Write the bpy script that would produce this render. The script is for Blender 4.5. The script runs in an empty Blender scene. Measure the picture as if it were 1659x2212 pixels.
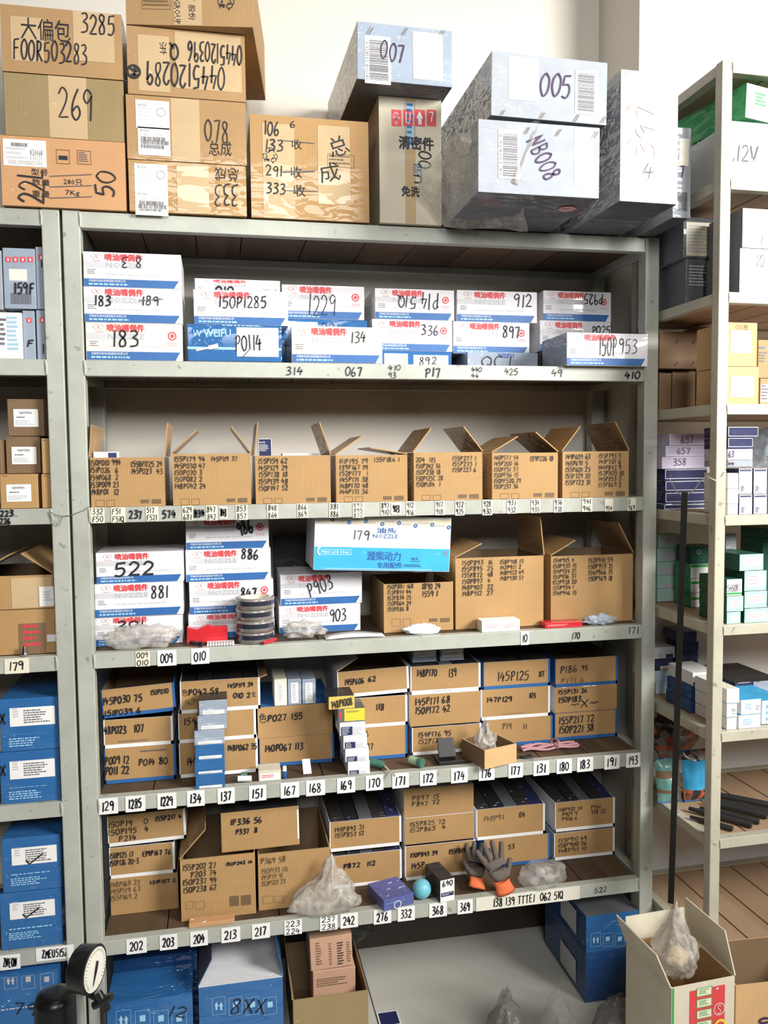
import bpy, bmesh, math, random
import numpy as np
from mathutils import Vector, Matrix, noise
random.seed(7)
SC = bpy.context.scene
COL = SC.collection

# ------------------------------------------------------------------ camera
YAW, PITCH, ROLL = 0.1967, 0.063, -0.0096
CAM = np.array([0.3531, -2.0993, 1.5524])
FPX, CX, CY = 1777.64, 829.5, 1106.0
def cam_axes():
    y, p, r = YAW, PITCH, ROLL
    f = np.array([math.sin(y)*math.cos(p), math.cos(y)*math.cos(p), -math.sin(p)])
    rt = np.array([math.cos(y), -math.sin(y), 0.0]); up = np.cross(rt, f)
    return math.cos(r)*rt+math.sin(r)*up, -math.sin(r)*rt+math.cos(r)*up, f
RT, UP, FW = cam_axes()
cd = bpy.data.cameras.new('camera'); cam = bpy.data.objects.new('camera', cd); COL.objects.link(cam)
cd.sensor_fit = 'HORIZONTAL'; cd.sensor_width = 36.0; cd.lens = FPX*36.0/1659.0
cd.clip_start = 0.05
M = Matrix.Identity(4)
for i in range(3):
    M[i][0] = RT[i]; M[i][1] = UP[i]; M[i][2] = -FW[i]; M[i][3] = CAM[i]
cam.matrix_world = M
SC.camera = cam

# ------------------------------------------------------------------ world, lights, exposure
w = bpy.data.worlds.new('world'); SC.world = w; w.use_nodes = True
bg = w.node_tree.nodes['Background']; bg.inputs[0].default_value = (0.93, 0.96, 1.0, 1); bg.inputs[1].default_value = 0.008
def area(name, loc, target, sx, sy, power, color):
    l = bpy.data.lights.new(name, 'AREA'); l.shape = 'RECTANGLE'; l.size = sx; l.size_y = sy
    l.energy = power; l.color = color
    o = bpy.data.objects.new(name, l); COL.objects.link(o); o.location = loc
    o.rotation_euler = (Vector(target)-Vector(loc)).to_track_quat('-Z', 'Y').to_euler()
    return o
area('window_daylight', (3.3, -2.6, 2.85), (0.9, 0.1, 1.75), 1.3, 1.4, 52, (1.0, 0.98, 0.94)).data.spread = 1.5
area('front_fill', (0.6, -3.9, 3.0), (0.5, 0.0, 1.5), 1.5, 1.2, 16, (1.0, 0.985, 0.96)).data.spread = 1.5  # added fill from an unseen source, lights the shelf fronts
area('ceiling_lamp', (0.7, -1.2, 3.4), (0.75, -0.1, 0.0), 1.2, 0.4, 5, (1.0, 0.95, 0.86))
SC.view_settings.view_transform = 'Standard'; SC.view_settings.look = 'None'
SC.view_settings.exposure = 0.4; SC.view_settings.gamma = 1.0; SC.view_settings.use_curve_mapping = False

# ------------------------------------------------------------------ measuring helpers
def ray(px, py):
    return FW + (px-CX)/FPX*RT - (py-CY)/FPX*UP
class Frame:
    """a rack's own ground frame: x along its front, y into its depth"""
    def __init__(s, x, y, yaw):
        s.o = np.array([x, y, 0.0]); s.yaw = yaw
        s.ex = np.array([math.cos(yaw), math.sin(yaw), 0]); s.ey = np.array([-math.sin(yaw), math.cos(yaw), 0])
    def loc(s, P):
        d = P-s.o; return (float(d@s.ex), float(d@s.ey), float(P[2]))
    def at(s, px, py, yl):                 # point of the plane y = yl
        d = ray(px, py); t = (yl-(CAM-s.o)@s.ey)/(d@s.ey); return s.loc(CAM+t*d)
    def on(s, px, py, z):                  # point of the level z
        d = ray(px, py); t = (z-CAM[2])/d[2]; return s.loc(CAM+t*d)
    def side(s, px, py, xl):
        d = ray(px, py); t = (xl-(CAM-s.o)@s.ex)/(d@s.ex); return s.loc(CAM+t*d)
    def w(s, x, y, z):
        P = s.o+x*s.ex+y*s.ey; return (P[0], P[1], z)
F0 = Frame(0, 0, 0)
F2 = Frame(1.557, -0.263, 0.0143)

# ------------------------------------------------------------------ materials
MATS = {}
def newmat(name):
    m = bpy.data.materials.new(name); m.use_nodes = True; MATS[name] = m
    return m, m.node_tree.nodes, m.node_tree.links, m.node_tree.nodes['Principled BSDF']
def solid(name, col, rough=0.6, metal=0.0, var=0.06, scale=25, coat=0.0, alpha=1.0, bump=0.0, spec=0.5, trans=0.0):
    m, N, L, b = newmat(name)
    tc = N.new('ShaderNodeTexCoord'); nz = N.new('ShaderNodeTexNoise'); nz.inputs['Scale'].default_value = scale
    nz.inputs['Detail'].default_value = 5; L.new(tc.outputs['Object'], nz.inputs['Vector'])
    mx = N.new('ShaderNodeMix'); mx.data_type = 'RGBA'
    mx.inputs[6].default_value = (*[c*(1-var*2) for c in col], 1); mx.inputs[7].default_value = (*[min(1, c*(1+var)) for c in col], 1)
    L.new(nz.outputs['Fac'], mx.inputs[0]); L.new(mx.outputs[2], b.inputs['Base Color'])
    b.inputs['Roughness'].default_value = rough; b.inputs['Metallic'].default_value = metal
    b.inputs['Specular IOR Level'].default_value = spec
    b.inputs['Coat Weight'].default_value = coat; b.inputs['Coat Roughness'].default_value = 0.08
    b.inputs['Alpha'].default_value = alpha; b.inputs['Transmission Weight'].default_value = trans
    if bump:
        bp = N.new('ShaderNodeBump'); bp.inputs['Strength'].default_value = bump; bp.inputs['Distance'].default_value = 0.003
        L.new(nz.outputs['Fac'], bp.inputs['Height']); L.new(bp.outputs[0], b.inputs['Normal'])
    return m
def wrapped(name, col, wrap=1.0, flute=False, var=0.08, rough=0.7, crease=0.8, cscale=9):
    """printed or brown board under creased clear film"""
    m, N, L, b = newmat(name)
    tc = N.new('ShaderNodeTexCoord')
    nz = N.new('ShaderNodeTexNoise'); nz.inputs['Scale'].default_value = 14; nz.inputs['Detail'].default_value = 6
    L.new(tc.outputs['Object'], nz.inputs['Vector'])
    mx = N.new('ShaderNodeMix'); mx.data_type = 'RGBA'
    mx.inputs[6].default_value = (*[c*(1-var*2) for c in col], 1); mx.inputs[7].default_value = (*[min(1, c*(1+var)) for c in col], 1)
    L.new(nz.outputs['Fac'], mx.inputs[0]); out = mx.outputs[2]
    if flute:
        wv = N.new('ShaderNodeTexWave'); wv.bands_direction = 'X'; wv.inputs['Scale'].default_value = 55
        wv.inputs['Distortion'].default_value = 0.6; wv.inputs['Detail'].default_value = 1
        L.new(tc.outputs['Object'], wv.inputs['Vector'])
        m2 = N.new('ShaderNodeMix'); m2.data_type = 'RGBA'; m2.blend_type = 'MULTIPLY'; m2.inputs[0].default_value = 0.16
        L.new(out, m2.inputs[6]); L.new(wv.outputs['Color'], m2.inputs[7]); out = m2.outputs[2]
    L.new(out, b.inputs['Base Color']); b.inputs['Roughness'].default_value = rough
    b.inputs['Specular IOR Level'].default_value = 0.3
    if wrap > 0:
        b.inputs['Coat Weight'].default_value = wrap; b.inputs['Coat Roughness'].default_value = 0.07
        mp = N.new('ShaderNodeMapping'); mp.inputs['Rotation'].default_value = (0.3, 0.5, 0.2); mp.inputs['Scale'].default_value = (0.6, 1, 2.2)
        L.new(tc.outputs['Object'], mp.inputs['Vector'])
        vo = N.new('ShaderNodeTexNoise'); vo.inputs['Scale'].default_value = cscale; vo.inputs['Detail'].default_value = 3
        vo.inputs['Distortion'].default_value = 1.6; L.new(mp.outputs[0], vo.inputs['Vector'])
        # thin ridges where the noise crosses its middle value
        s1 = N.new('ShaderNodeMath'); s1.operation = 'SUBTRACT'; s1.inputs[1].default_value = 0.5; L.new(vo.outputs['Fac'], s1.inputs[0])
        s2 = N.new('ShaderNodeMath'); s2.operation = 'ABSOLUTE'; L.new(s1.outputs[0], s2.inputs[0])
        s3 = N.new('ShaderNodeMath'); s3.operation = 'MULTIPLY'; s3.inputs[1].default_value = 18; s3.use_clamp = True; L.new(s2.outputs[0], s3.inputs[0])
        bp = N.new('ShaderNodeBump'); bp.inputs['Strength'].default_value = crease; bp.inputs['Distance'].default_value = 0.012
        L.new(s3.outputs[0], bp.inputs['Height']); L.new(bp.outputs[0], b.inputs['Coat Normal'])
    return m
wrapped('cardboard', (0.50, 0.30, 0.125), 0.45, True, cscale=17, crease=1.0)
wrapped('cardboard_plain', (0.46, 0.29, 0.135), 0.0, True)
wrapped('cardboard_taped', (0.44, 0.27, 0.125), 0.8, False, crease=1.0, cscale=15)
wrapped('cardboard_olive', (0.36, 0.265, 0.13), 0.15, True)
wrapped('cardboard_orange', (0.60, 0.33, 0.16), 0.6, False, crease=1.0)
wrapped('cardboard_peach', (0.72, 0.46, 0.22), 0.0, True)
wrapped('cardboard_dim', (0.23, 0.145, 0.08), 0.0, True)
wrapped('cardboard_cream', (0.70, 0.64, 0.50), 0.2, False)
wrapped('cardboard_pink', (0.60, 0.36, 0.24), 0.0, False)
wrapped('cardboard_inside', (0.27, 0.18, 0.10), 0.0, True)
wrapped('tape_tan', (0.58, 0.42, 0.24), 0.5, False)
wrapped('white_board', (0.80, 0.79, 0.83), 0.6, False, var=0.03)
wrapped('cream_board', (0.86, 0.82, 0.68), 0.6, False, var=0.03)
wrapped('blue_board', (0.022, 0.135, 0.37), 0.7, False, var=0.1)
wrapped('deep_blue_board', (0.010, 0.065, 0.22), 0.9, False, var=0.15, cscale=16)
wrapped('sky_blue_board', (0.05, 0.42, 0.75), 0.4, False, var=0.1)
wrapped('grey_board', (0.33, 0.39, 0.48), 0.7, False, var=0.12, crease=.35, cscale=14)
wrapped('silver_board', (0.38, 0.41, 0.455), 0.8, False, var=0.15, crease=.4, cscale=14)
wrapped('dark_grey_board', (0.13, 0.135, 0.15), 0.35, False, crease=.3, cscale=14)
wrapped('navy_board', (0.025, 0.03, 0.10), 1.0, False, crease=1.0, cscale=16)
wrapped('black_board', (0.02, 0.022, 0.028), 0.5, False)
wrapped('green_board', (0.05, 0.36, 0.13), 0.4, False)
wrapped('dark_green_board', (0.012, 0.09, 0.055), 0.3, False)
wrapped('mint_board', (0.42, 0.66, 0.58), 0.6, False, var=0.05)
wrapped('lilac_board', (0.70, 0.62, 0.80), 0.7, False, var=0.15)
wrapped('lightblue_board', (0.58, 0.72, 0.84), 0.4, False, var=0.05)
wrapped('violet_board', (0.10, 0.12, 0.36), 0.6, False, var=0.2)
wrapped('dark_tray', (0.045, 0.04, 0.04), 0.4, False, var=0.3)
wrapped('gold_board', (0.72, 0.52, 0.12), 0.5, False)
wrapped('bright_white', (0.80, 0.80, 0.81), 0.3, False, var=0.02)
solid('ink', (0.012, 0.012, 0.018), 0.6, var=0)
solid('ink_violet', (0.045, 0.018, 0.07), 0.6, var=0)
solid('ink_faint', (0.16, 0.10, 0.05), 0.7, var=0)
solid('print_red', (0.72, 0.06, 0.07), 0.5, var=0.05)
solid('print_pink', (0.75, 0.45, 0.46), 0.5, var=0.05)
solid('print_blue', (0.025, 0.13, 0.38), 0.5, var=0.08)
solid('print_navy', (0.02, 0.03, 0.11), 0.5, var=0.1)
solid('print_grey', (0.50, 0.50, 0.52), 0.5, var=0.05)
solid('print_dark', (0.12, 0.12, 0.14), 0.5, var=0.05)
solid('print_white', (0.82, 0.85, 0.9), 0.5, var=0.03)
solid('print_palegrey', (0.60, 0.60, 0.62), 0.5, var=0.05)
solid('print_brown', (0.20, 0.12, 0.06), 0.7, var=0.1)
solid('print_green', (0.03, 0.40, 0.08), 0.5, var=0.08)
solid('print_yellow', (0.85, 0.65, 0.05), 0.5, var=0.05)
solid('print_sky', (0.35, 0.62, 0.85), 0.5, var=0.05)
solid('paper', (0.86, 0.85, 0.83), 0.7, var=0.03)
solid('paper_old', (0.80, 0.74, 0.58), 0.7, var=0.05)
solid('wire', (0.30, 0.30, 0.28), 0.35, metal=0.8)
solid('bright_wire', (0.75, 0.75, 0.70), 0.3, metal=0.7)
solid('black_steel', (0.018, 0.018, 0.016), 0.5, var=0.2)
solid('black_plastic', (0.015, 0.015, 0.017), 0.3, var=0.1)
solid('rubber', (0.03, 0.03, 0.032), 0.55, var=0.3, bump=0.4)
solid('chrome', (0.7, 0.7, 0.72), 0.2, metal=1.0)
solid('red_plastic', (0.62, 0.02, 0.03), 0.35, coat=0.4)
solid('green_plastic', (0.05, 0.16, 0.11), 0.4)
solid('pale_green', (0.36, 0.50, 0.33), 0.5)
solid('cyan_plastic', (0.17, 0.52, 0.62), 0.45, var=0.04)
solid('glove_grey', (0.13, 0.105, 0.09), 0.85, scale=200, bump=0.5)
solid('glove_orange', (0.75, 0.16, 0.05), 0.8, scale=200, bump=0.5)
solid('rope_pink', (0.62, 0.32, 0.36), 0.8, var=0.3, scale=400, bump=0.6)
solid('dial_white', (0.85, 0.83, 0.72), 0.4, var=0.03)
solid('clear_core', (0.30, 0.27, 0.25), 0.2, coat=1.0)
solid('tape_black', (0.03, 0.035, 0.05), 0.15, coat=1.0)
solid('tape_clear', (0.27, 0.24, 0.21), 0.15, coat=1.0, var=0.1)
def patches(name, cols, scale):
    m, N, L, b = newmat(name)
    tc = N.new('ShaderNodeTexCoord'); v = N.new('ShaderNodeTexVoronoi'); v.inputs['Scale'].default_value = scale
    nz = N.new('ShaderNodeTexNoise'); nz.inputs['Scale'].default_value = scale*.6; L.new(tc.outputs['Object'], nz.inputs['Vector']); L.new(nz.outputs['Color'], v.inputs['Vector']) if False else L.new(tc.outputs['Object'], v.inputs['Vector'])
    sp = N.new('ShaderNodeSeparateColor'); L.new(v.outputs['Color'], sp.inputs[0]); r = N.new('ShaderNodeValToRGB'); r.color_ramp.interpolation = 'CONSTANT'
    while len(r.color_ramp.elements) < len(cols): r.color_ramp.elements.new(.5)
    for i, c in enumerate(cols): r.color_ramp.elements[i].position = i/len(cols); r.color_ramp.elements[i].color = (*c, 1)
    L.new(sp.outputs[0], r.inputs[0]); L.new(r.outputs[0], b.inputs['Base Color']); b.inputs['Roughness'].default_value = .35; b.inputs['Coat Weight'].default_value = .8
patches('bag_contents', [(.02, .02, .022), (.50, .10, .05), (.16, .07, .04), (.03, .03, .035), (.60, .20, .10), (.30, .28, .26)], 55)
solid('bag_teal', (0.18, 0.42, 0.38), 0.3, var=0.3, coat=0.6, scale=14)
solid('wrap_paper_white', (0.85, 0.86, 0.88), 0.6, var=0.04, bump=0.5, scale=40)
solid('yellow_cloth', (0.80, 0.56, 0.26), 0.7, var=0.2, scale=30)

def film(name, col, alpha, rough=0.18, scale=26):
    m, N, L, b = newmat(name)
    b.inputs['Base Color'].default_value = (*col, 1); b.inputs['Roughness'].default_value = rough
    tc = N.new('ShaderNodeTexCoord'); nz = N.new('ShaderNodeTexNoise'); nz.inputs['Scale'].default_value = scale
    nz.inputs['Detail'].default_value = 6; nz.inputs['Distortion'].default_value = 1.5; L.new(tc.outputs['Object'], nz.inputs['Vector'])
    mr = N.new('ShaderNodeMapRange'); mr.inputs[1].default_value = 0.35; mr.inputs[2].default_value = 0.68
    mr.inputs[3].default_value = alpha*0.55; mr.inputs[4].default_value = min(1, alpha*1.5)
    L.new(nz.outputs['Fac'], mr.inputs[0]); L.new(mr.outputs[0], b.inputs['Alpha'])
    bp = N.new('ShaderNodeBump'); bp.inputs['Strength'].default_value = 0.9; bp.inputs['Distance'].default_value = 0.006
    L.new(nz.outputs['Fac'], bp.inputs['Height']); L.new(bp.outputs[0], b.inputs['Normal'])
    return m
film('film_clear', (0.72, 0.71, 0.68), 0.2)
film('film_milky', (0.62, 0.58, 0.52), 0.45)
film('film_blue', (0.55, 0.65, 0.75), 0.55)
film('film_dark', (0.03, 0.03, 0.035), 0.9, 0.12)
film('film_grey', (0.22, 0.20, 0.18), 0.45)

def steel(name, col, stain=0.5):
    m, N, L, b = newmat(name)
    tc = N.new('ShaderNodeTexCoord'); a = N.new('ShaderNodeTexNoise'); a.inputs['Scale'].default_value = 3.2; a.inputs['Detail'].default_value = 9
    a.inputs['Roughness'].default_value = 0.7; L.new(tc.outputs['Object'], a.inputs['Vector'])
    r = N.new('ShaderNodeValToRGB'); r.color_ramp.elements[0].position = 0.30; r.color_ramp.elements[1].position = 0.62
    r.color_ramp.elements[0].color = (*[c*0.70 for c in col], 1); r.color_ramp.elements[1].color = (*col, 1)
    L.new(a.outputs['Fac'], r.inputs[0])
    c = N.new('ShaderNodeTexNoise'); c.inputs['Scale'].default_value = 38; c.inputs['Detail'].default_value = 4; L.new(tc.outputs['Object'], c.inputs['Vector'])
    r2 = N.new('ShaderNodeValToRGB'); r2.color_ramp.elements[0].position = 0.655; r2.color_ramp.elements[1].position = 0.70
    r2.color_ramp.elements[0].color = (0, 0, 0, 1); r2.color_ramp.elements[1].color = (stain, stain, stain, 1)
    L.new(c.outputs['Fac'], r2.inputs[0])
    mx = N.new('ShaderNodeMix'); mx.data_type = 'RGBA'; L.new(r2.outputs[0], mx.inputs[0]); L.new(r.outputs[0], mx.inputs[6])
    mx.inputs[7].default_value = (0.12, 0.10, 0.08, 1); L.new(mx.outputs[2], b.inputs['Base Color'])
    b.inputs['Roughness'].default_value = 0.42; b.inputs['Specular IOR Level'].default_value = 0.45
    bp = N.new('ShaderNodeBump'); bp.inputs['Strength'].default_value = 0.25; bp.inputs['Distance'].default_value = 0.002
    L.new(a.outputs['Fac'], bp.inputs['Height']); L.new(bp.outputs[0], b.inputs['Normal'])
    return m
steel('painted_steel', (0.47, 0.485, 0.425))
steel('painted_steel_warm', (0.53, 0.50, 0.395))
def wood(name, c1, c2, axis='Y', plank=0.13):
    m, N, L, b = newmat(name)
    tc = N.new('ShaderNodeTexCoord'); mp = N.new('ShaderNodeMapping')
    mp.inputs['Scale'].default_value = (26, 2.2, 26) if axis == 'Y' else (2.2, 26, 26)
    L.new(tc.outputs['Object'], mp.inputs['Vector'])
    a = N.new('ShaderNodeTexNoise'); a.inputs['Scale'].default_value = 1.6; a.inputs['Detail'].default_value = 6; a.inputs['Distortion'].default_value = 0.8
    L.new(mp.outputs[0], a.inputs['Vector'])
    sp = N.new('ShaderNodeSeparateXYZ'); L.new(tc.outputs['Object'], sp.inputs[0])
    dv = N.new('ShaderNodeMath'); dv.operation = 'DIVIDE'; dv.inputs[1].default_value = plank; L.new(sp.outputs[0 if axis == 'Y' else 1], dv.inputs[0])
    fl = N.new('ShaderNodeMath'); fl.operation = 'FLOOR'; L.new(dv.outputs[0], fl.inputs[0])
    wn = N.new('ShaderNodeTexWhiteNoise'); wn.noise_dimensions = '1D'; L.new(fl.outputs[0], wn.inputs['W'])
    ad = N.new('ShaderNodeMath'); ad.operation = 'MULTIPLY_ADD'; ad.inputs[1].default_value = 0.55; L.new(wn.outputs['Value'], ad.inputs[0]); 
    s = N.new('ShaderNodeMath'); s.operation = 'MULTIPLY'; s.inputs[1].default_value = 0.6; L.new(a.outputs['Fac'], s.inputs[0]); L.new(s.outputs[0], ad.inputs[2])
    mx = N.new('ShaderNodeMix'); mx.data_type = 'RGBA'; mx.inputs[6].default_value = (*c1, 1); mx.inputs[7].default_value = (*c2, 1)
    L.new(ad.outputs[0], mx.inputs[0]); L.new(mx.outputs[2], b.inputs['Base Color']); b.inputs['Roughness'].default_value = 0.7
    return m
wood('old_darkened_planks', (0.022, 0.014, 0.009), (0.15, 0.09, 0.045))  # plank colour taken darker to put shade inside the shelves
wood('pale_planks', (0.30, 0.19, 0.11), (0.50, 0.35, 0.22))
solid('wall_paint', (0.72, 0.68, 0.61), 0.9, var=0.015, scale=3)
solid('wall_right_lit', (0.86, 0.85, 0.82), 0.9, var=0.01, scale=3)  # lighter than the back wall; its daylight brightness is put into the colour
def tile():
    m, N, L, b = newmat('floor_tile')
    tc = N.new('ShaderNodeTexCoord'); br = N.new('ShaderNodeTexBrick'); br.offset = 0
    br.inputs['Scale'].default_value = 1.0; br.inputs['Brick Width'].default_value = 0.8; br.inputs['Row Height'].default_value = 0.8
    br.inputs['Mortar Size'].default_value = 0.0022; br.inputs['Color1'].default_value = (0.60, 0.59, 0.53, 1); br.inputs['Color2'].default_value = (0.62, 0.61, 0.55, 1)
    br.inputs['Mortar'].default_value = (0.12, 0.10, 0.07, 1)
    mp = N.new('ShaderNodeMapping'); mp.inputs['Location'].default_value = (0.05, 0.35, 0); L.new(tc.outputs['Object'], mp.inputs[0])
    L.new(mp.outputs[0], br.inputs['Vector']); L.new(br.outputs['Color'], b.inputs['Base Color']); b.inputs['Roughness'].default_value = 0.22
tile()

# ------------------------------------------------------------------ handwriting
G = {
'0': [[(.3,1),(.06,.75),(.03,.35),(.25,0),(.5,.25),(.54,.75),(.3,1)]],
'1': [[(.2,1),(.16,0)]],
'2': [[(.05,.78),(.25,1),(.5,.82),(.42,.5),(.05,.04),(.05,.04),(.58,.06)]],
'3': [[(.08,.93),(.36,1),(.5,.8),(.2,.56),(.2,.56),(.5,.42),(.45,.1),(.02,.02)]],
'4': [[(.28,1),(.02,.42),(.02,.42),(.6,.46)],[(.44,.75),(.36,0)]],
'5': [[(.55,1),(.14,.95),(.14,.95),(.08,.55),(.08,.55),(.42,.6),(.5,.3),(.3,.02),(.02,.08)]],
'6': [[(.4,1),(.12,.6),(.05,.2),(.28,0),(.5,.22),(.35,.46),(.08,.28)]],
'7': [[(.03,.9),(.5,.96),(.5,.96),(.26,0)]],
'8': [[(.46,.9),(.2,1),(.1,.75),(.42,.42),(.42,.08),(.12,.03),(.1,.33),(.4,.66),(.46,.9)]],
'9': [[(.5,.85),(.25,1),(.05,.75),(.25,.55),(.5,.82),(.5,.82),(.42,0)]],
'P': [[(.14,.92),(.08,0)],[(.0,.82),(.3,1),(.52,.8),(.35,.5),(.1,.45)]],
'B': [[(.1,1),(.1,0)],[(.1,1),(.45,.88),(.35,.56),(.1,.52),(.1,.52),(.5,.38),(.4,.05),(.1,0)]],
'F': [[(.12,.95),(.08,0)],[(.12,.95),(.58,1)],[(.1,.55),(.48,.58)]],
'A': [[(.02,0),(.3,1),(.3,1),(.55,0)],[(.1,.35),(.48,.38)]],
'Q': [[(.3,1),(.06,.75),(.03,.35),(.25,.02),(.5,.25),(.54,.75),(.3,1)],[(.32,.3),(.62,-.05)]],
'V': [[(.02,1),(.26,0),(.26,0),(.6,1)]],
'N': [[(.06,0),(.1,1),(.1,1),(.46,.05),(.46,.05),(.52,1)]],
'R': [[(.12,1),(.08,0)],[(.1,1),(.45,.88),(.35,.55),(.1,.5),(.1,.5),(.55,0)]],
'K': [[(.1,1),(.08,0)],[(.5,1),(.1,.5),(.1,.5),(.55,0)]],
'Z': [[(.05,.95),(.5,1),(.5,1),(.05,.03),(.05,.03),(.58,.05)]],
'M': [[(.02,0),(.12,1),(.12,1),(.3,.4),(.3,.4),(.5,1),(.5,1),(.58,0)]],
'E': [[(.5,1),(.1,.95),(.1,.95),(.08,0),(.08,0),(.52,.03)],[(.1,.5),(.42,.52)]],
'U': [[(.06,1),(.08,.2),(.3,0),(.5,.2),(.52,1)]],
'S': [[(.5,.92),(.2,1),(.08,.72),(.48,.35),(.36,.02),(.04,.08)]],
'X': [[(.05,.95),(.55,0)],[(.55,1),(.05,.05)]],
'T': [[(.0,.95),(.58,1)],[(.3,.97),(.26,0)]],
'H': [[(.08,1),(.06,0)],[(.5,1),(.5,0)],[(.08,.5),(.5,.52)]],
'C': [[(.5,.88),(.25,1),(.05,.6),(.15,.08),(.5,.1)]],
'L': [[(.12,1),(.08,.03),(.08,.03),(.5,.03)]],
'v': [[(.0,.45),(.18,0),(.18,0),(.7,1)]],
'-': [[(.0,.5),(.5,.5)]], '.': [[(.1,.06),(.16,.0)]], ':': [[(.1,.7),(.12,.62)],[(.1,.3),(.12,.22)]],
'!': [[(.16,1),(.1,.3)],[(.08,.08),(.08,.02)]],
'#': [[(.15,.95),(.1,.05)],[(.45,.95),(.4,.05)],[(0,.7),(.58,.72)],[(0,.3),(.55,.33)]],
'~': [[(0,.45),(.15,.6),(.3,.4),(.45,.6),(.6,.45)]],
'(': [[(.5,1),(.1,.75),(.08,.3),(.5,.0)]], ')': [[(.1,1),(.5,.75),(.5,.3),(.1,0)]],
'|': [[(.2,1.2),(.2,-.2)]],
}
ADV = {'1': .42, '.': .3, ' ': .5, ':': .3, '!': .4, '|': .4}
def crom(p, n):
    if len(p) < 3: return p
    out = []
    q = [p[0]]+list(p)+[p[-1]]
    for i in range(1, len(q)-2):
        a, b, c, d = q[i-1], q[i], q[i+1], q[i+2]
        if b == c: continue
        if a == b and i > 1: a = b
        for k in range(n):
            t = k/n
            out.append(tuple(0.5*((2*b[j])+(-a[j]+c[j])*t+(2*a[j]-5*b[j]+4*c[j]-d[j])*t*t+(-a[j]+3*b[j]-3*c[j]+d[j])*t**3) for j in (0, 1)))
    out.append(p[-1]); return out
def fonttext(s, bold=0.0, _c={}):
    k = (s, bold)
    if k in _c: return _c[k]
    cu = bpy.data.curves.new('t', 'FONT'); cu.body = s; cu.resolution_u = 1; cu.offset = bold
    o = bpy.data.objects.new('t', cu); me = o.to_mesh()
    v = np.array([list(x.co) for x in me.vertices]) if len(me.vertices) else np.zeros((0, 3))
    f = [tuple(p.vertices) for p in me.polygons]
    o.to_mesh_clear(); bpy.data.objects.remove(o); bpy.data.curves.remove(cu)
    if len(v):
        lo, hi = v.min(0), v.max(0); v = (v-lo)/np.maximum(hi-lo, 1e-6)
    _c[k] = (v, f); return _c[k]

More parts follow.
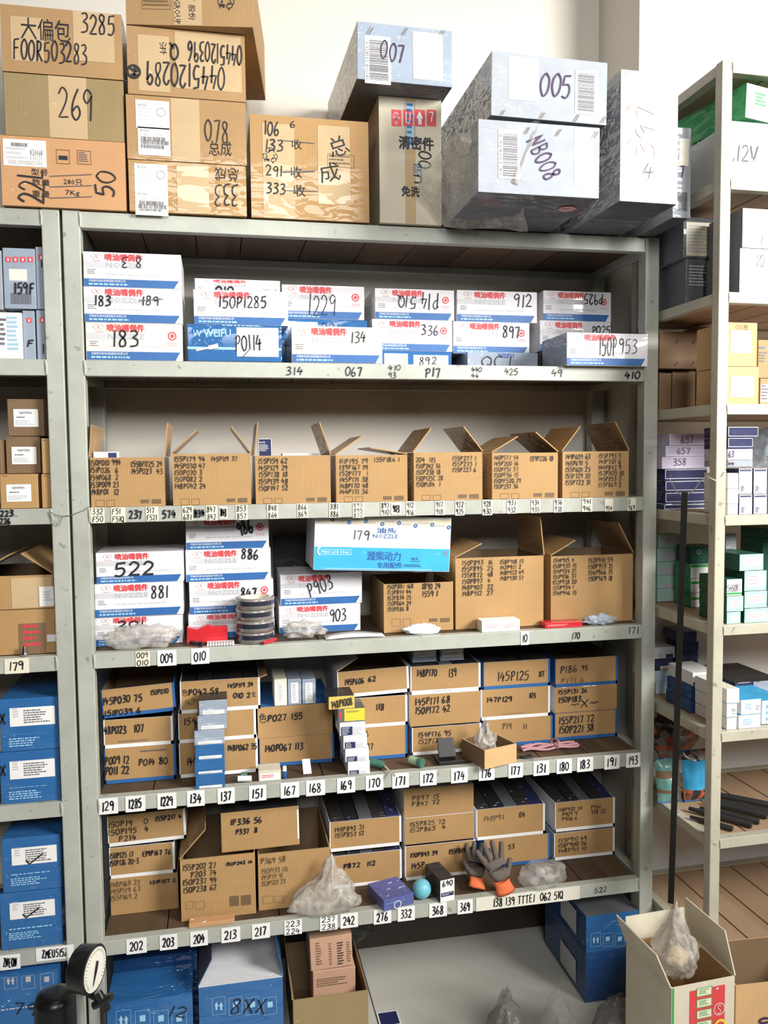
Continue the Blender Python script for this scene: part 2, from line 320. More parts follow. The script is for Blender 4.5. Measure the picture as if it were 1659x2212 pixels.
# ------------------------------------------------------------------ mesh builder
class MB:
    def __init__(s): s.v = []; s.f = []; s.m = []; s.mats = []; s.smooth = []
    def mi(s, m):
        if m not in s.mats: s.mats.append(m)
        return s.mats.index(m)
    def add(s, vs, fs, m, smooth=False):
        b = len(s.v); s.v += [tuple(p) for p in vs]; i = s.mi(m)
        for f in fs: s.f.append(tuple(b+k for k in f)); s.m.append(i); s.smooth.append(smooth)
    def box(s, x0, x1, y0, y1, z0, z1, m, jit=0.0, sides=None):
        j = lambda: -abs(random.uniform(-jit, jit))
        P = [(x0-j(), y0, z0), (x1+j(), y0, z0), (x1+j(), y1+j(), z0), (x0-j(), y1+j(), z0),
             (x0-j(), y0, z1), (x1+j(), y0, z1), (x1+j(), y1+j(), z1), (x0-j(), y1+j(), z1)]
        F = [(0,1,5,4), (1,2,6,5), (2,3,7,6), (3,0,4,7), (4,5,6,7), (3,2,1,0)]   # front right back left top bottom
        if sides is None: s.add(P, F, m)
        else:
            b = len(s.v); s.v += P
            for f, mm in zip(F, sides):
                if mm: s.f.append(tuple(b+k for k in f)); s.m.append(s.mi(mm)); s.smooth.append(False)
    def rect(s, x0, x1, z0, z1, m, lay=1, slant=0.0):
        y = -0.0004*lay
        s.add([(x0, y, z0), (x1-slant, y, z0), (x1, y, z1), (x0, y, z1)], [(0,1,2,3)], m)
    def ribbon(s, pts, wd, m, y):
        n = len(pts)
        if n < 2: return
        vs = []
        for i, p in enumerate(pts):
            a = pts[max(0, i-1)]; c = pts[min(n-1, i+1)]
            dx, dz = c[0]-a[0], c[1]-a[1]; l = math.hypot(dx, dz) or 1e-9
            nx, nz = -dz/l*wd/2, dx/l*wd/2
            vs += [(p[0]+nx, y, p[1]+nz), (p[0]-nx, y, p[1]-nz)]
        s.add(vs, [(2*i, 2*i+1, 2*i+3, 2*i+2) for i in range(n-1)], m)
    def hand(s, text, x0, z0, x1, z1, m='ink', lay=2, rot=0, pen=None, nseg=3):
        """handwriting fitted in the rectangle x0..x1, z0..z1"""
        if not text.strip() or x1 <= x0: return
        adv = sum(ADV.get(c, .72) for c in text); y = -0.0004*lay
        W, H = x1-x0, z1-z0
        if rot in (90, 270): W, H = H, W
        sx = W/adv; pen = pen or H*0.10; t = 0
        cx, cz = (x0+x1)/2, (z0+z1)/2; ca, sa = math.cos(math.radians(rot)), math.sin(math.radians(rot))
        for c in text:
            jx, jy = random.uniform(-.04, .04), random.uniform(-.06, .06); sh = random.uniform(0, .14)
            for st in G.get(c, []):
                pts = [((t+p[0]+jx+sh*p[1]*.6)*sx-W/2, (p[1]*.94+jy)*H-H/2) for p in crom(st, nseg)]
                pts = [(cx+a*ca-b*sa, cz+a*sa+b*ca) for a, b in pts]
                s.ribbon(pts, pen*random.uniform(.85, 1.2), m, y)
            t += ADV.get(c, .72)
    def typed(s, text, x0, z0, x1, z1, m='print_dark', lay=2, rot=0, bold=0.0):
        v, f = fonttext(text, 0)
        if not len(v): return
        W, H = x1-x0, z1-z0
        if rot in (90, 270): W, H = H, W
        cx, cz = (x0+x1)/2, (z0+z1)/2; ca, sa = math.cos(math.radians(rot)), math.sin(math.radians(rot))
        a = (v[:, 0]-.5)*W; b = (v[:, 1]-.5)*H
        sh = [(0, 0)] if not bold else [(-1, -.6), (1, -.6), (-1, .6), (1, .6)]
        for k, (e, g) in enumerate(sh):
            s.add([(cx+p*ca-q*sa+e*bold*H, -0.0004*lay-k*.00005, cz+p*sa+q*ca+g*bold*H) for p, q in zip(a, b)], f, m)
    def lines(s, x0, z0, x1, z1, n, m='print_grey', lay=2, fill=0.5, ragged=0.4):
        """rows of small unreadable print"""
        H = (z1-z0)/n
        for i in range(n):
            zt = z1-i*H; x = x0; end = x1-(x1-x0)*random.uniform(0, ragged)
            while x < end:
                l = (x1-x0)*random.uniform(.04, .14); s.rect(x, min(x+l, end), zt-H*fill, zt, m, lay); x += l+(x1-x0)*.025
    def bars(s, x0, z0, x1, z1, m='print_dark', lay=2, vert=True):
        a, b = (x0, x1) if vert else (z0, z1); p = a; L = b-a
        while p < b:
            l = L*random.choice([.012, .02, .03])
            if vert: s.rect(p, min(p+l, b), z0, z1, m, lay)
            else: s.rect(x0, x1, p, min(p+l, b), m, lay)
            p += l+L*random.choice([.012, .02, .028])
    def ring(s, cx, cz, r, wd, m, lay=2, n=18, a0=0, a1=360):
        pts = [(cx+r*math.cos(math.radians(a0+(a1-a0)*i/n)), cz+r*math.sin(math.radians(a0+(a1-a0)*i/n))) for i in range(n+1)]
        s.ribbon(pts, wd, m, -0.0004*lay)
    def disc(s, cx, cz, r, m, lay=2, n=20, rz=None):
        rz = rz or r
        s.add([(cx+r*math.cos(2*math.pi*i/n), -0.0004*lay, cz+rz*math.sin(2*math.pi*i/n)) for i in range(n)], [tuple(range(n))], m)
    def tube(s, pts, r, m, n=8, cap=True):
        P = [Vector(p) for p in pts]; k = len(P); rr = r if isinstance(r, (list, tuple)) else [r]*k
        T = [(P[min(k-1, i+1)]-P[max(0, i-1)]).normalized() for i in range(k)]
        u = T[0].orthogonal().normalized(); vs = []
        for i in range(k):
            u = (u-T[i]*u.dot(T[i])).normalized(); w_ = T[i].cross(u)
            for j in range(n):
                a = 2*math.pi*j/n; vs.append(P[i]+(u*math.cos(a)+w_*math.sin(a))*rr[i])
        fs = [(i*n+j, i*n+(j+1) % n, (i+1)*n+(j+1) % n, (i+1)*n+j) for i in range(k-1) for j in range(n)]
        s.add(vs, fs, m, True)
        if cap: s.add(vs[:n], [tuple(range(n))[::-1]], m); s.add(vs[-n:], [tuple(range(n))], m)
    def lathe(s, prof, m, n=24, c=(0, 0, 0)):
        vs = []; k = len(prof)
        for (r, z) in prof:
            for j in range(n):
                a = 2*math.pi*j/n; vs.append((c[0]+r*math.cos(a), c[1]+r*math.sin(a), c[2]+z))
        s.add(vs, [(i*n+j, i*n+(j+1) % n, (i+1)*n+(j+1) % n, (i+1)*n+j) for i in range(k-1) for j in range(n)], m, True)
    def slab(s, P, t, m, m2=None):
        """quad P (4 points) thickened by t along its normal"""
        P = [Vector(p) for p in P]; nn = (P[1]-P[0]).cross(P[3]-P[0]).normalized()*t
        Q = P+[p+nn for p in P]
        s.add(Q, [(3,2,1,0)], m); s.add(Q, [(4,5,6,7)], m2 or m); s.add(Q, [(0,1,5,4),(1,2,6,5),(2,3,7,6),(3,0,4,7)], m)
    def build(s, name, parent=None, loc=None, yaw=0.0, roll=0.0, pitch=0.0, bevel=0.0):
        me = bpy.data.meshes.new(name); me.from_pydata(s.v, [], s.f)
        for m in s.mats: me.materials.append(MATS[m])
        me.polygons.foreach_set('material_index', s.m); me.polygons.foreach_set('use_smooth', s.smooth); me.update()
        o = bpy.data.objects.new(name, me); COL.objects.link(o)
        if parent: o.parent = parent
        if loc is not None: o.location = loc
        o.rotation_euler = (pitch, roll, yaw)
        if bevel:
            b = o.modifiers.new('edge', 'BEVEL'); b.width = bevel; b.segments = 2; b.limit_method = 'ANGLE'; b.angle_limit = 0.9
        return o
def tag(o, label, cat, group=None, kind=None):
    if label: o['label'] = label
    if cat: o['category'] = cat
    if group: o['group'] = group
    if kind: o['kind'] = kind
    return o
def empty(name, loc, yaw=0.0, roll=0.0, pitch=0.0):
    e = bpy.data.objects.new(name, None); COL.objects.link(e); e.location = loc; e.rotation_euler = (pitch, roll, yaw)
    e.empty_display_size = 0.05; return e
def struct(mb, name):
    o = mb.build(name); o['kind'] = 'structure'; return o

# ================================================================== the room
WY = 0.405
m = MB(); m.add([(-3, WY, 0), (1.56, WY, 0), (1.56, WY, 3.4), (-3, WY, 3.4)], [(0,1,2,3)], 'wall_paint')
m.add([(-3, WY+.1, 0), (1.56, WY+.1, 0), (1.56, WY+.1, 3.4), (-3, WY+.1, 3.4)], [(3,2,1,0)], 'wall_paint'); struct(m, 'wall_back')
m = MB(); xr = 1.577
m.add([(1.56, WY, 0), (xr, .178, 0), (xr, .178, 3.4), (1.56, WY, 3.4)], [(0,1,2,3)], 'wall_paint')
m.add([(xr, .178, 0), (4.2, .216, 0), (4.2, .216, 3.4), (xr, .178, 3.4)], [(0,1,2,3)], 'wall_right_lit'); struct(m, 'wall_right')
m = MB(); m.box(-3, 4.2, -4.5, WY, -.05, 0, 'floor_tile'); struct(m, 'floor')
solid('dark_brown', (0.045, 0.03, 0.022), 0.35, var=0.2, scale=6)
m = MB(); m.box(-3, 1.55, WY-.010, WY-.0005, .001, .165, 'dark_brown'); struct(m, 'dark_strip_back')  # dark brown strip along the foot of the back wall

# ================================================================== racks
def rack(F, W, D, levels, hb, pw, steelm, woodm, plank, label, stickers, zt=None, gap=0.003, x0=0.0, mount=None):
    R = empty('shelf_rack', F.w(x0+W/2, D/2, 0), F.yaw)
    tag(R, label, 'shelf rack')
    ox, oy = x0+W/2, D/2
    def put(mb, name, parent=R, bevel=0.0):
        return mb.build(name, parent, bevel=bevel)
    zt = zt or levels[0]+0.002
    for px_, py_ in ((x0, 0), (x0+W-pw, 0), (x0, D-pw), (x0+W-pw, D-pw)):
        b = MB(); b.box(px_-ox, px_+pw-ox, py_-oy, py_+pw-oy, 0, zt, steelm); put(b, 'post', bevel=.0025)
    for li, z in enumerate(levels):
        b = MB(); b.box(x0+pw-ox, x0+W-pw-ox, -oy+.0005, .026-oy, z-hb, z, steelm)
        # weld beads at both ends
        for xw in (x0+pw-ox, x0+W-pw-ox):
            b.tube([(xw, -oy+.0005, z-hb+.002), (xw+.001, -oy, z-hb*.5), (xw-.001, -oy+.0005, z-.002)], [.0025, .004, .003], steelm, 6)
        fb = put(b, 'front_beam', bevel=.0015)
        for st in stickers.get(li, []):
            txt, a, c, v0, v1, pap = st[:6]; pen = st[6] if len(st) > 6 else None
            xa = F.at(a, st[7] if len(st) > 7 else 1000, 0)[0]; xc = F.at(c, 1000, 0)[0]
            # x from the beam's own height
            zm = z-hb/2
            for _ in range(3):
                pa = proj_y(F, xa, 0, zm); pc = proj_y(F, xc, 0, zm)
                xa = F.at(a, pa[1], 0)[0]; xc = F.at(c, pc[1], 0)[0]
            zz1 = z-hb*v0; zz0 = z-hb*v1
            if pap:
                q = MB(); q.rect(xa-ox, xc-ox, zz0, zz1, pap, 2.5); sl = (zz1-zz0)
            else: q = MB(); sl = (zz1-zz0)
            rows = txt.split('/'); n = len(rows)
            for i, r in enumerate(rows):
                h = sl/n; zb = zz1-h*(i+1)+h*(.2 if n == 1 and pap else .12); ztp = zz1-h*i-h*(.18 if n == 1 and pap else .1); wx = (xc-xa)
                L = max(len(k) for k in rows); fr = len(r)/L
                mg = (.16 if n == 1 else .08) if pap else 0
                q.hand(r, xa-ox+wx*mg, zb, xa-ox+wx*(mg+(1-2*mg)*fr), ztp, 'ink', 4, pen=pen or h*(.085 if n == 1 else .10))
            o = q.build('number_label' if pap else 'marker_writing', fb, loc=(0, -oy-.0002, 0))
        b = MB(); b.box(x0+pw-ox, x0+W-pw-ox, D-.026-oy, D-oy, z-hb, z, steelm); put(b, 'rear_beam', bevel=.0015)
        for xs in (x0+.002, x0+W-pw+.002):
            b = MB(); b.box(xs-ox, xs+.026-ox, pw-oy, D-pw-oy, z-hb, z, steelm); put(b, 'side_beam', bevel=.0015)
        b = MB(); x = x0+pw+.0005; 
        while x < x0+W-pw-.01:
            pwid = plank*random.uniform(.8, 1.2); xe = min(x+pwid, x0+W-pw-.0005)
            b.box(x-ox, xe-gap-ox, .0265-oy, D-.0265-oy, z-.020, z-.001, woodm); x = xe
        put(b, 'shelf_board')
    return R
def proj_y(F, x, y, z):
    P = np.array(F.w(x, y, z)); d = P-CAM; zz = d@FW
    return CX+FPX*(d@RT)/zz, CY-FPX*(d@UP)/zz
LV = [2.15, 1.7998, 1.4439, 1.0842, .7193, .35]
HB, PW, RW, RD = .0382, .0407, 1.5477, .3655
O, N_ = 'paper_old', None
ST = {
1: [('314', 618, 655, .18, .9, N_), ('067', 746, 785, .12, .95, N_), ('410/93', 839, 867, .0, 1, N_), ('P17', 919, 955, .1, .95, N_),
    ('440/44', 1019, 1042, .05, .95, N_), ('425', 1090, 1121, .1, .7, N_), ('49', 1192, 1217, .1, .8, N_), ('410', 1349, 1384, .2, .9, N_, .0042)],
2: [('332/F50', 197, 226, 0, 1, O), ('F51/F51Q', 240, 271, .02, 1, O), ('237', 279, 309, .15, .85, N_, .0035), ('517/F521', 315, 342, 0, .95, O), ('574', 351, 381, .15, .85, N_, .0035),
    ('629/681', 394, 417, 0, .98, O), ('834', 420, 442, .2, .8, N_, .0045), ('847/842', 445, 469, 0, 1, O), ('843', 474, 491, .1, .9, O, .004), ('853/857', 509, 535, 0, 1, O),
    ('848/864', 577, 601, 0, .98, O), ('866/869', 642, 665, 0, .95, O), ('881/886', 711, 734, 0, 1, O), ('893/895/872', 762, 786, 0, 1.05, O), ('897/910', 822, 843, 0, .95, O),
    ('903', 845, 866, .1, .9, O, .0036), ('912/916', 877, 896, 0, 1, O), ('917/918', 940, 960, 0, 1, O), ('922/925', 983, 1003, 0, 1.05, O), ('928/930', 1042, 1063, 0, 1.08, O),
    ('931/932', 1095, 1116, 0, 1, O), ('934/935', 1147, 1167, 0, 1, O), ('936/938', 1196, 1216, 0, 1, O), ('941/946', 1257, 1279, 0, 1, O), ('/954', 1306, 1324, .1, 1, O), ('0/969', 1355, 1373, .1, 1, O)],
3: [('009/010', 293, 324, .0, 1, O), ('009', 340, 381, 0.01, 1.05, 'paper'), ('010', 413, 452, 0.01, 1.05, 'paper'), ('10', 1125, 1142, .05, 1, 'paper'), ('170', 1235, 1254, .2, .85, N_), ('171', 1357, 1381, 0, .7, N_)],
4: [(t, a, b, .015, 1.08, 'paper') for t, a, b in (('129', 213, 255), ('1285', 271, 314), ('1229', 340, 381), ('134', 404, 442), ('137', 470, 507), ('151', 538, 575), ('167', 606, 646), ('168', 661, 702),
    ('169', 728, 767), ('170', 790, 828), ('171', 847, 883), ('172', 907, 943), ('174', 974, 1010), ('176', 1034, 1068), ('177', 1098, 1129), ('180', 1202, 1235), ('183', 1246, 1281), ('191', 1305, 1338), ('193', 1352, 1383))]
   + [('131', 1152, 1186, .015, 1.08, 'paper', .0042)],
5: [(t, a, b, .015, 1.06, 'paper') for t, a, b in (('202', 273, 317), ('203', 345, 383), ('204', 411, 449), ('213', 478, 519), ('217', 544, 583), ('223/224', 614, 652), ('237/238', 691, 729), ('242', 735, 773),
    ('276', 807, 845), ('332', 859, 896), ('368', 927, 965), ('369', 988, 1021))] + [('138 139 TTTE1  062 51Q', 1028, 1252, .0, 1.0, 'cream_paper'), ('522', 1285, 1311, .2, .75, N_)],
}
solid('cream_paper', (0.78, 0.75, 0.64), 0.6, var=0.04)
rack(F0, RW, RD, LV, HB, PW, 'painted_steel', 'old_darkened_planks', .14,
     'wide grey-green steel rack in the middle with number labels along its shelf beams', ST)
STL = {2: [('223../226', 0, 40, .0, 1, N_, .0035)], 3: [('179', 10, 63, .05, 1, O)],
       5: [('ZMEU515Z', 78, 160, -.1, .8, 'paper'), ('ZNE0N', 0, 44, .1, 1.1, 'paper')]}
rack(F0, 1.0, RD, LV, HB, PW, 'painted_steel', 'old_darkened_planks', .14,
     'grey-green steel rack at the left edge joined to the wide rack', STL, x0=-1.006)
ZR = [2.501, 2.227, 1.955, 1.683, 1.407, 1.130, .8566, .5787, .279]
HB2, PW2, RD2 = .0262, .0285, .425
rack(F2, 1.2, RD2, ZR, HB2, PW2, 'painted_steel_warm', 'pale_planks', .11,
     'tall narrow-shelved steel rack standing at the right edge', {}, gap=.006)

# ================================================================== cartons
class Face:
    """front face of a carton, measured on its own plane"""
    def __init__(s, F, q, y, z0=None, snap=None, h=None):
        xl, xr, yt, yb = q; xm, ym = (xl+xr)/2, (yt+yb)/2
        s.F, s.y = F, y
        s.x0 = F.at(xl, ym, y)[0]; s.x1 = F.at(xr, ym, y)[0]
        s.z1 = F.at(xm, yt, y)[2]; s.z0 = F.at(xm, yb, y)[2] if z0 is None else z0
        if h: s.z1 = s.z0+h
        s.w = s.x1-s.x0; s.h = s.z1-s.z0; s.cx = (s.x0+s.x1)/2
    def p(s, px, py):
        a = s.F.at(px, py, s.y); return a[0]-s.cx, a[2]-s.z0
    def r(s, b):
        a = s.p(b[0], b[3]); c = s.p(b[2], b[1]); mx_ = s.p(b[0], (b[1]+b[3])/2)
        return a[0], a[1], c[0], c[1]
def write(mb, fc, items, oz=0.0):
    """items: (kind, text, px rectangle[, material, rot, pen])"""
    for it in items:
        k, t, b = it[:3]; m_ = it[3] if len(it) > 3 and it[3] else ('ink' if k in 'hB' else 'print_dark')
        rot = it[4] if len(it) > 4 else 0; pen = it[5] if len(it) > 5 else None
        x0, z0, x1, z1 = fc.r(b); z0 = min(max(z0, .001), fc.h-.001); z1 = max(min(z1, fc.h-.0005), .001)
        x0 = min(max(x0, -fc.w/2+.001), fc.w/2-.001); x1 = min(max(x1, -fc.w/2+.001), fc.w/2-.001)
        if x1-x0 < .0005: continue
        if k in ('r', 'frame') and z1-z0 < .0005: continue
        if k in 'hB': z0 = max(z0, .0035); z1 = max(z1, z0+.001)
        if k == 'h': mb.hand(t, x0, z0, x1, z1, m_, 5, rot, pen)
        elif k == 'B':                                       # block of rows
            n = len(t); H = (z1-z0)/n; L = max(len(r_) for r_ in t)
            for i, r_ in enumerate(t):
                zt_ = z1-i*H; wv = (x1-x0)*len(r_)/L
                mb.hand(r_, x0, zt_-H*.82, x0+wv, zt_, m_, 5, 0, pen or H*.105, 2)
        elif k == 't': mb.typed(t, x0, z0, x1, z1, m_, 3, rot, .0)
        elif k == 'T': mb.typed(t, x0, z0, x1, z1, m_, 3, rot, .03)
        elif k == 'l': mb.lines(x0, z0, x1, z1, t, m_, 3)
        elif k == 'r': mb.rect(x0, x1, z0, z1, m_, 1.5 if not rot else rot)
        elif k == 'bar': mb.bars(x0, z0, x1, z1, m_, 4, True)
        elif k == 'hbar': mb.bars(x0, z0, x1, z1, m_, 4, False)
        elif k == 'o': mb.ring((x0+x1)/2, (z0+z1)/2, abs(x1-x0)/2, pen or abs(x1-x0)*.12, m_, 4)
        elif k == 'strike': mb.ribbon([(x0, z0), (x1, z1)], pen or .0015, m_, -.0024)
        elif k == 'frame':
            w_ = pen or .0008
            for a, c_ in (((x0, z0), (x1, z0)), ((x1, z0), (x1, z1)), ((x1, z1), (x0, z1)), ((x0, z1), (x0, z0))): mb.ribbon([a, c_], w_, m_, -.0012)
def noz_print(mb, w_, h, seal=False, head='喷油嘴偶件', hx=(.22, .60), hz=(.04, .24), grey=True, blue=True):
    X = lambda u: -w_/2+u*w_
    Z = lambda v: h*(1-v)
    if grey: mb.rect(X(0.005), X(.60), Z(.44), Z(.28), 'print_palegrey', 1); mb.typed('NOZZLE', X(.23), Z(.43), X(.60), Z(.29), 'print_grey', 2, bold=.02)
    mb.typed(head, X(hx[0]), Z(hz[1]), X(hx[1]), Z(hz[0]), 'print_red', 2, bold=.045)
    c = (X(.135), Z(.12)); r = h*.09
    for dx in (-r*.7, r*.7):
        mb.ribbon([(c[0]+dx-r, c[1]), (c[0]+dx, c[1]+r*.8), (c[0]+dx+r, c[1]), (c[0]+dx, c[1]-r*.8), (c[0]+dx-r, c[1])], r*.18, 'print_pink', -.0008)
    mb.lines(X(.10), Z(.27), X(.18), Z(.235), 1, 'print_pink', 2, .8, 0)
    mb.lines(X(.04), Z(.66), X(.13), Z(.50), 3, 'print_dark', 2, .35, .3)
    mb.lines(X(.24), Z(.66), X(.85), Z(.60), 1, 'print_palegrey', 2, .7, .1)
    if blue:
        mb.rect(X(0.005), X(.97), Z(.995), Z(.77), 'print_blue', 1, slant=w_*.05)
        mb.typed('无锡威孚高科技集团股份有限公司', X(.05), Z(.865), X(.42), Z(.79), 'print_white', 2)
        mb.lines(X(.05), Z(.96), X(.45), Z(.90), 1, 'print_sky', 2, .8, 0)
    if seal:
        mb.ring(X(.89), Z(.33), h*.10, h*.035, 'print_red', 2); mb.disc(X(.89), Z(.33), h*.05, 'print_red', 2)
        mb.lines(X(.84), Z(.62), X(.95), Z(.52), 2, 'print_pink', 2, .5, .1)
TOPS = {}
def fit(fc, y, d, F):
    """keep a carton between the posts and clear of the wall"""
    if F is F0 and (y+d <= 0 or fc.x0 > RW): pass
    elif F is F0 and fc.z1 < 2.16 and fc.x1 > 0:
        near = fc.x0 < PW+.001 or fc.x1 > RW-PW-.001
        if fc.x0 < PW+.001 and (y < PW+.002 or y+d > RD-PW-.002): fc.x0 = PW+.0045
        if fc.x1 > RW-PW-.001 and (y < PW+.002 or y+d > RD-PW-.002): fc.x1 = RW-PW-.0015
        d = min(d, .400-y)
    elif F is F0: d = min(d, .402-y)
    elif F is F2: d = max(.012, min(d, (.394 if fc.x0 < PW2+.001 else .428)-y))
    if fc.x1 < 0 and F is F0: pass
    return d
def carton(name, label, cat, q, y=None, z0=None, d=.17, mat='cardboard', F=F0, items=(), style=None, seal=False, group=None,
           key=None, on=None, yaw=0.0, roll=0.0, pitch=0.0, sides=None, jit=.001, stickers=(), bev=.0018, h=None, lift=.0006, ztop=None, dy=0.0):
    """closed box whose front face shows in the photo inside q=(left,right,top,bottom)"""
    if on is not None: z0 = TOPS[on][0]+lift
    if y is None:
        if on is not None: y = TOPS[on][1]+dy
        else: y = max(-.6, F.on((q[0]+q[1])/2, q[3], z0)[1])
    fc = Face(F, q, y, z0, h=h)
    if ztop: fc.z1 = ztop; fc.h = ztop-fc.z0
    d = fit(fc, y, d, F); fc.w = fc.x1-fc.x0; fc.cx = (fc.x0+fc.x1)/2
    if roll: fc.z0 += abs(roll)*fc.w/2
    b = MB(); w_ = fc.w
    s = sides or [mat]*6
    b.box(-w_/2, w_/2, 0, d, 0, fc.h, mat, jit, s)
    if style == 'noz': noz_print(b, w_, fc.h, seal)
    write(b, fc, items)
    loc = F.w(fc.cx, y, fc.z0)
    if stickers:
        root = empty(name, loc, F.yaw+yaw, roll, pitch); b.build('box_body', root, bevel=bev)
        for sk in stickers:
            nm, rb, pm, its = sk[:4]; lb = sk[4] if len(sk) > 4 else None
            x0, zz0, x1, zz1 = fc.r(rb); e = MB()
            e.box(x0, x1, -.0010, -.0003, zz0, zz1, pm)
            e2 = MB(); write(e2, fc, its)
            off = -.0008
            e.v += [(a, c-.0003, g) for a, c, g in e2.v]; bb = len(e.v)-len(e2.v)
            for f_, mi_ in zip(e2.f, e2.m):
                e.f.append(tuple(bb+k for k in f_)); e.m.append(e.mi(e2.mats[mi_])); e.smooth.append(False)
            so = e.build(nm, root)
            if lb: so['label'] = lb
        o = root
    else: o = b.build(name, None, loc, F.yaw+yaw, roll, pitch, bevel=bev)
    tag(o, label, cat, group)
    if key: TOPS[key] = (fc.z0+fc.h, y)
    return o
ORD = ['leftmost ', 'second ', 'middle ', 'fourth ', 'rightmost ']
def open_carton(name, label, cat, q, y=None, z0=None, d=.28, mat='cardboard', inside='cardboard_inside', F=F0, items=(), flaps=(), on=None,
                key=None, group=None, yaw=0.0, roll=0.0, border=None, side=None, filled=None, jit=.0, h=None, lift=.0006, dy=0.0, stickers=(), back_dz=0.0):
    """box open at the top; flaps: (edge, angle, length[, skew]) with edge L,R,F,B; angle 0 lies inwards, 90 upright, more leans out"""
    if on is not None: z0 = TOPS[on][0]+lift
    if y is None:
        if on is not None: y = TOPS[on][1]+dy
        else: y = F.on((q[0]+q[1])/2, q[3], z0)[1]
    fc = Face(F, q, y, z0, h=h); d = fit(fc, y, d, F); fc.w = fc.x1-fc.x0; fc.cx = (fc.x0+fc.x1)/2
    if roll: fc.z0 += abs(roll)*fc.w/2
    w_, h_ = fc.w, fc.h; t = .003; root = empty(name, F.w(fc.cx, y, fc.z0), F.yaw+yaw, roll)
    b = MB(); sd = side or mat
    b.box(-w_/2, w_/2, 0, d, 0, h_, mat, jit, [mat, sd, sd, sd, None, sd])
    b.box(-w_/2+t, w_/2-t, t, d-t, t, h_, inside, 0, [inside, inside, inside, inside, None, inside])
    o_ = [(-w_/2, 0), (w_/2, 0), (w_/2, d), (-w_/2, d)]; i_ = [(-w_/2+t, t), (w_/2-t, t), (w_/2-t, d-t), (-w_/2+t, d-t)]
    b.add([(a, c, h_) for a, c in o_+i_], [(0,1,5,4),(1,2,6,5),(2,3,7,6),(3,0,4,7)], sd if border else mat)
    if border:
        bw = .006
        b.rect(-w_/2, w_/2, 0, bw*1.6, border, 1); b.rect(w_/2-bw, w_/2, 0, h_, border, 1); b.rect(-w_/2, -w_/2+bw*.4, 0, h_, border, 1)
    write(b, fc, items)
    b.build('box_body', root)
    for fl in flaps:
        e, ang, L = fl[:3]; sk = fl[3] if len(fl) > 3 else 0.0
        a = math.radians(ang); ca, sa = math.cos(a)*L, math.sin(a)*L; e_ = .0012
        if e == 'L': P = [(-w_/2, 0, h_+e_), (-w_/2, d, h_+e_), (-w_/2+ca, d-abs(sk), h_+sa), (-w_/2+ca, abs(sk), h_+sa)]
        if e == 'R': P = [(w_/2, 0, h_+e_), (w_/2, d, h_+e_), (w_/2-ca, d-abs(sk), h_+sa), (w_/2-ca, abs(sk), h_+sa)]
        if e == 'B': P = [(-w_/2, d, h_+e_), (w_/2, d, h_+e_), (w_/2, d-ca, h_+sa), (-w_/2, d-ca, h_+sa)]
        if e == 'F': P = [(-w_/2, 0, h_+e_), (w_/2, 0, h_+e_), (w_/2, ca, h_+sa), (-w_/2, ca, h_+sa)]
        fb = MB(); fb.slab(P, .003 if e in 'RB' else -.003, mat, mat if not border else sd); fb.build('flap', root)
    for sk in stickers:
        nm, rb, pm, its = sk[:4]; x0, zz0, x1, zz1 = fc.r(rb); e = MB(); e.rect(x0, x1, zz0, zz1, pm, 6)
        e2 = MB(); write(e2, fc, its); bb = len(e.v); e.v += [(a, c-.002, g) for a, c, g in e2.v]
        for f_, mi_ in zip(e2.f, e2.m): e.f.append(tuple(bb+k for k in f_)); e.m.append(e.mi(e2.mats[mi_])); e.smooth.append(False)
        e.build(nm, root)
    tag(root, label, cat, group)
    if key: TOPS[key] = (fc.z0+h_, y)
    if filled:   # long boxes lying side by side inside, their backs slightly raised
        n, mats_, nm, lab, grp, up, upb = filled; iw = (w_-2*t-.002)/n
        for k in range(n):
            c = MB(); hw = iw/2-.0008; zt = h_+up+random.uniform(-.002, .003); mm = mats_[k % len(mats_)]
            Lb = d-.012
            P = [(-hw, 0, 0), (hw, 0, 0), (hw, Lb, 0), (-hw, Lb, 0), (-hw, 0, zt-.005), (hw, 0, zt-.005), (hw, Lb, zt-.005+upb), (-hw, Lb, zt-.005+upb)]
            c.add(P, [(0,1,5,4),(1,2,6,5),(2,3,7,6),(3,0,4,7),(4,5,6,7),(3,2,1,0)], mm)
            c.rect(-hw*.7, hw*.7, zt*.45, zt*.85, 'print_palegrey', 1)
            xx = -w_/2+t+.001+iw*(k+.5); P0 = F.w(fc.cx+xx, y+.005, fc.z0+.0035)
            if yaw: 
                cc, ss = math.cos(F.yaw+yaw), math.sin(F.yaw+yaw); B0 = F.w(fc.cx, y, 0); P0 = (B0[0]+xx*cc-.005*ss, B0[1]+xx*ss+.005*cc, fc.z0+.0035)
            o = c.build(nm, None, P0, F.yaw+yaw, roll)
            tag(o, ORD[k]+lab, 'box', grp)
    return root

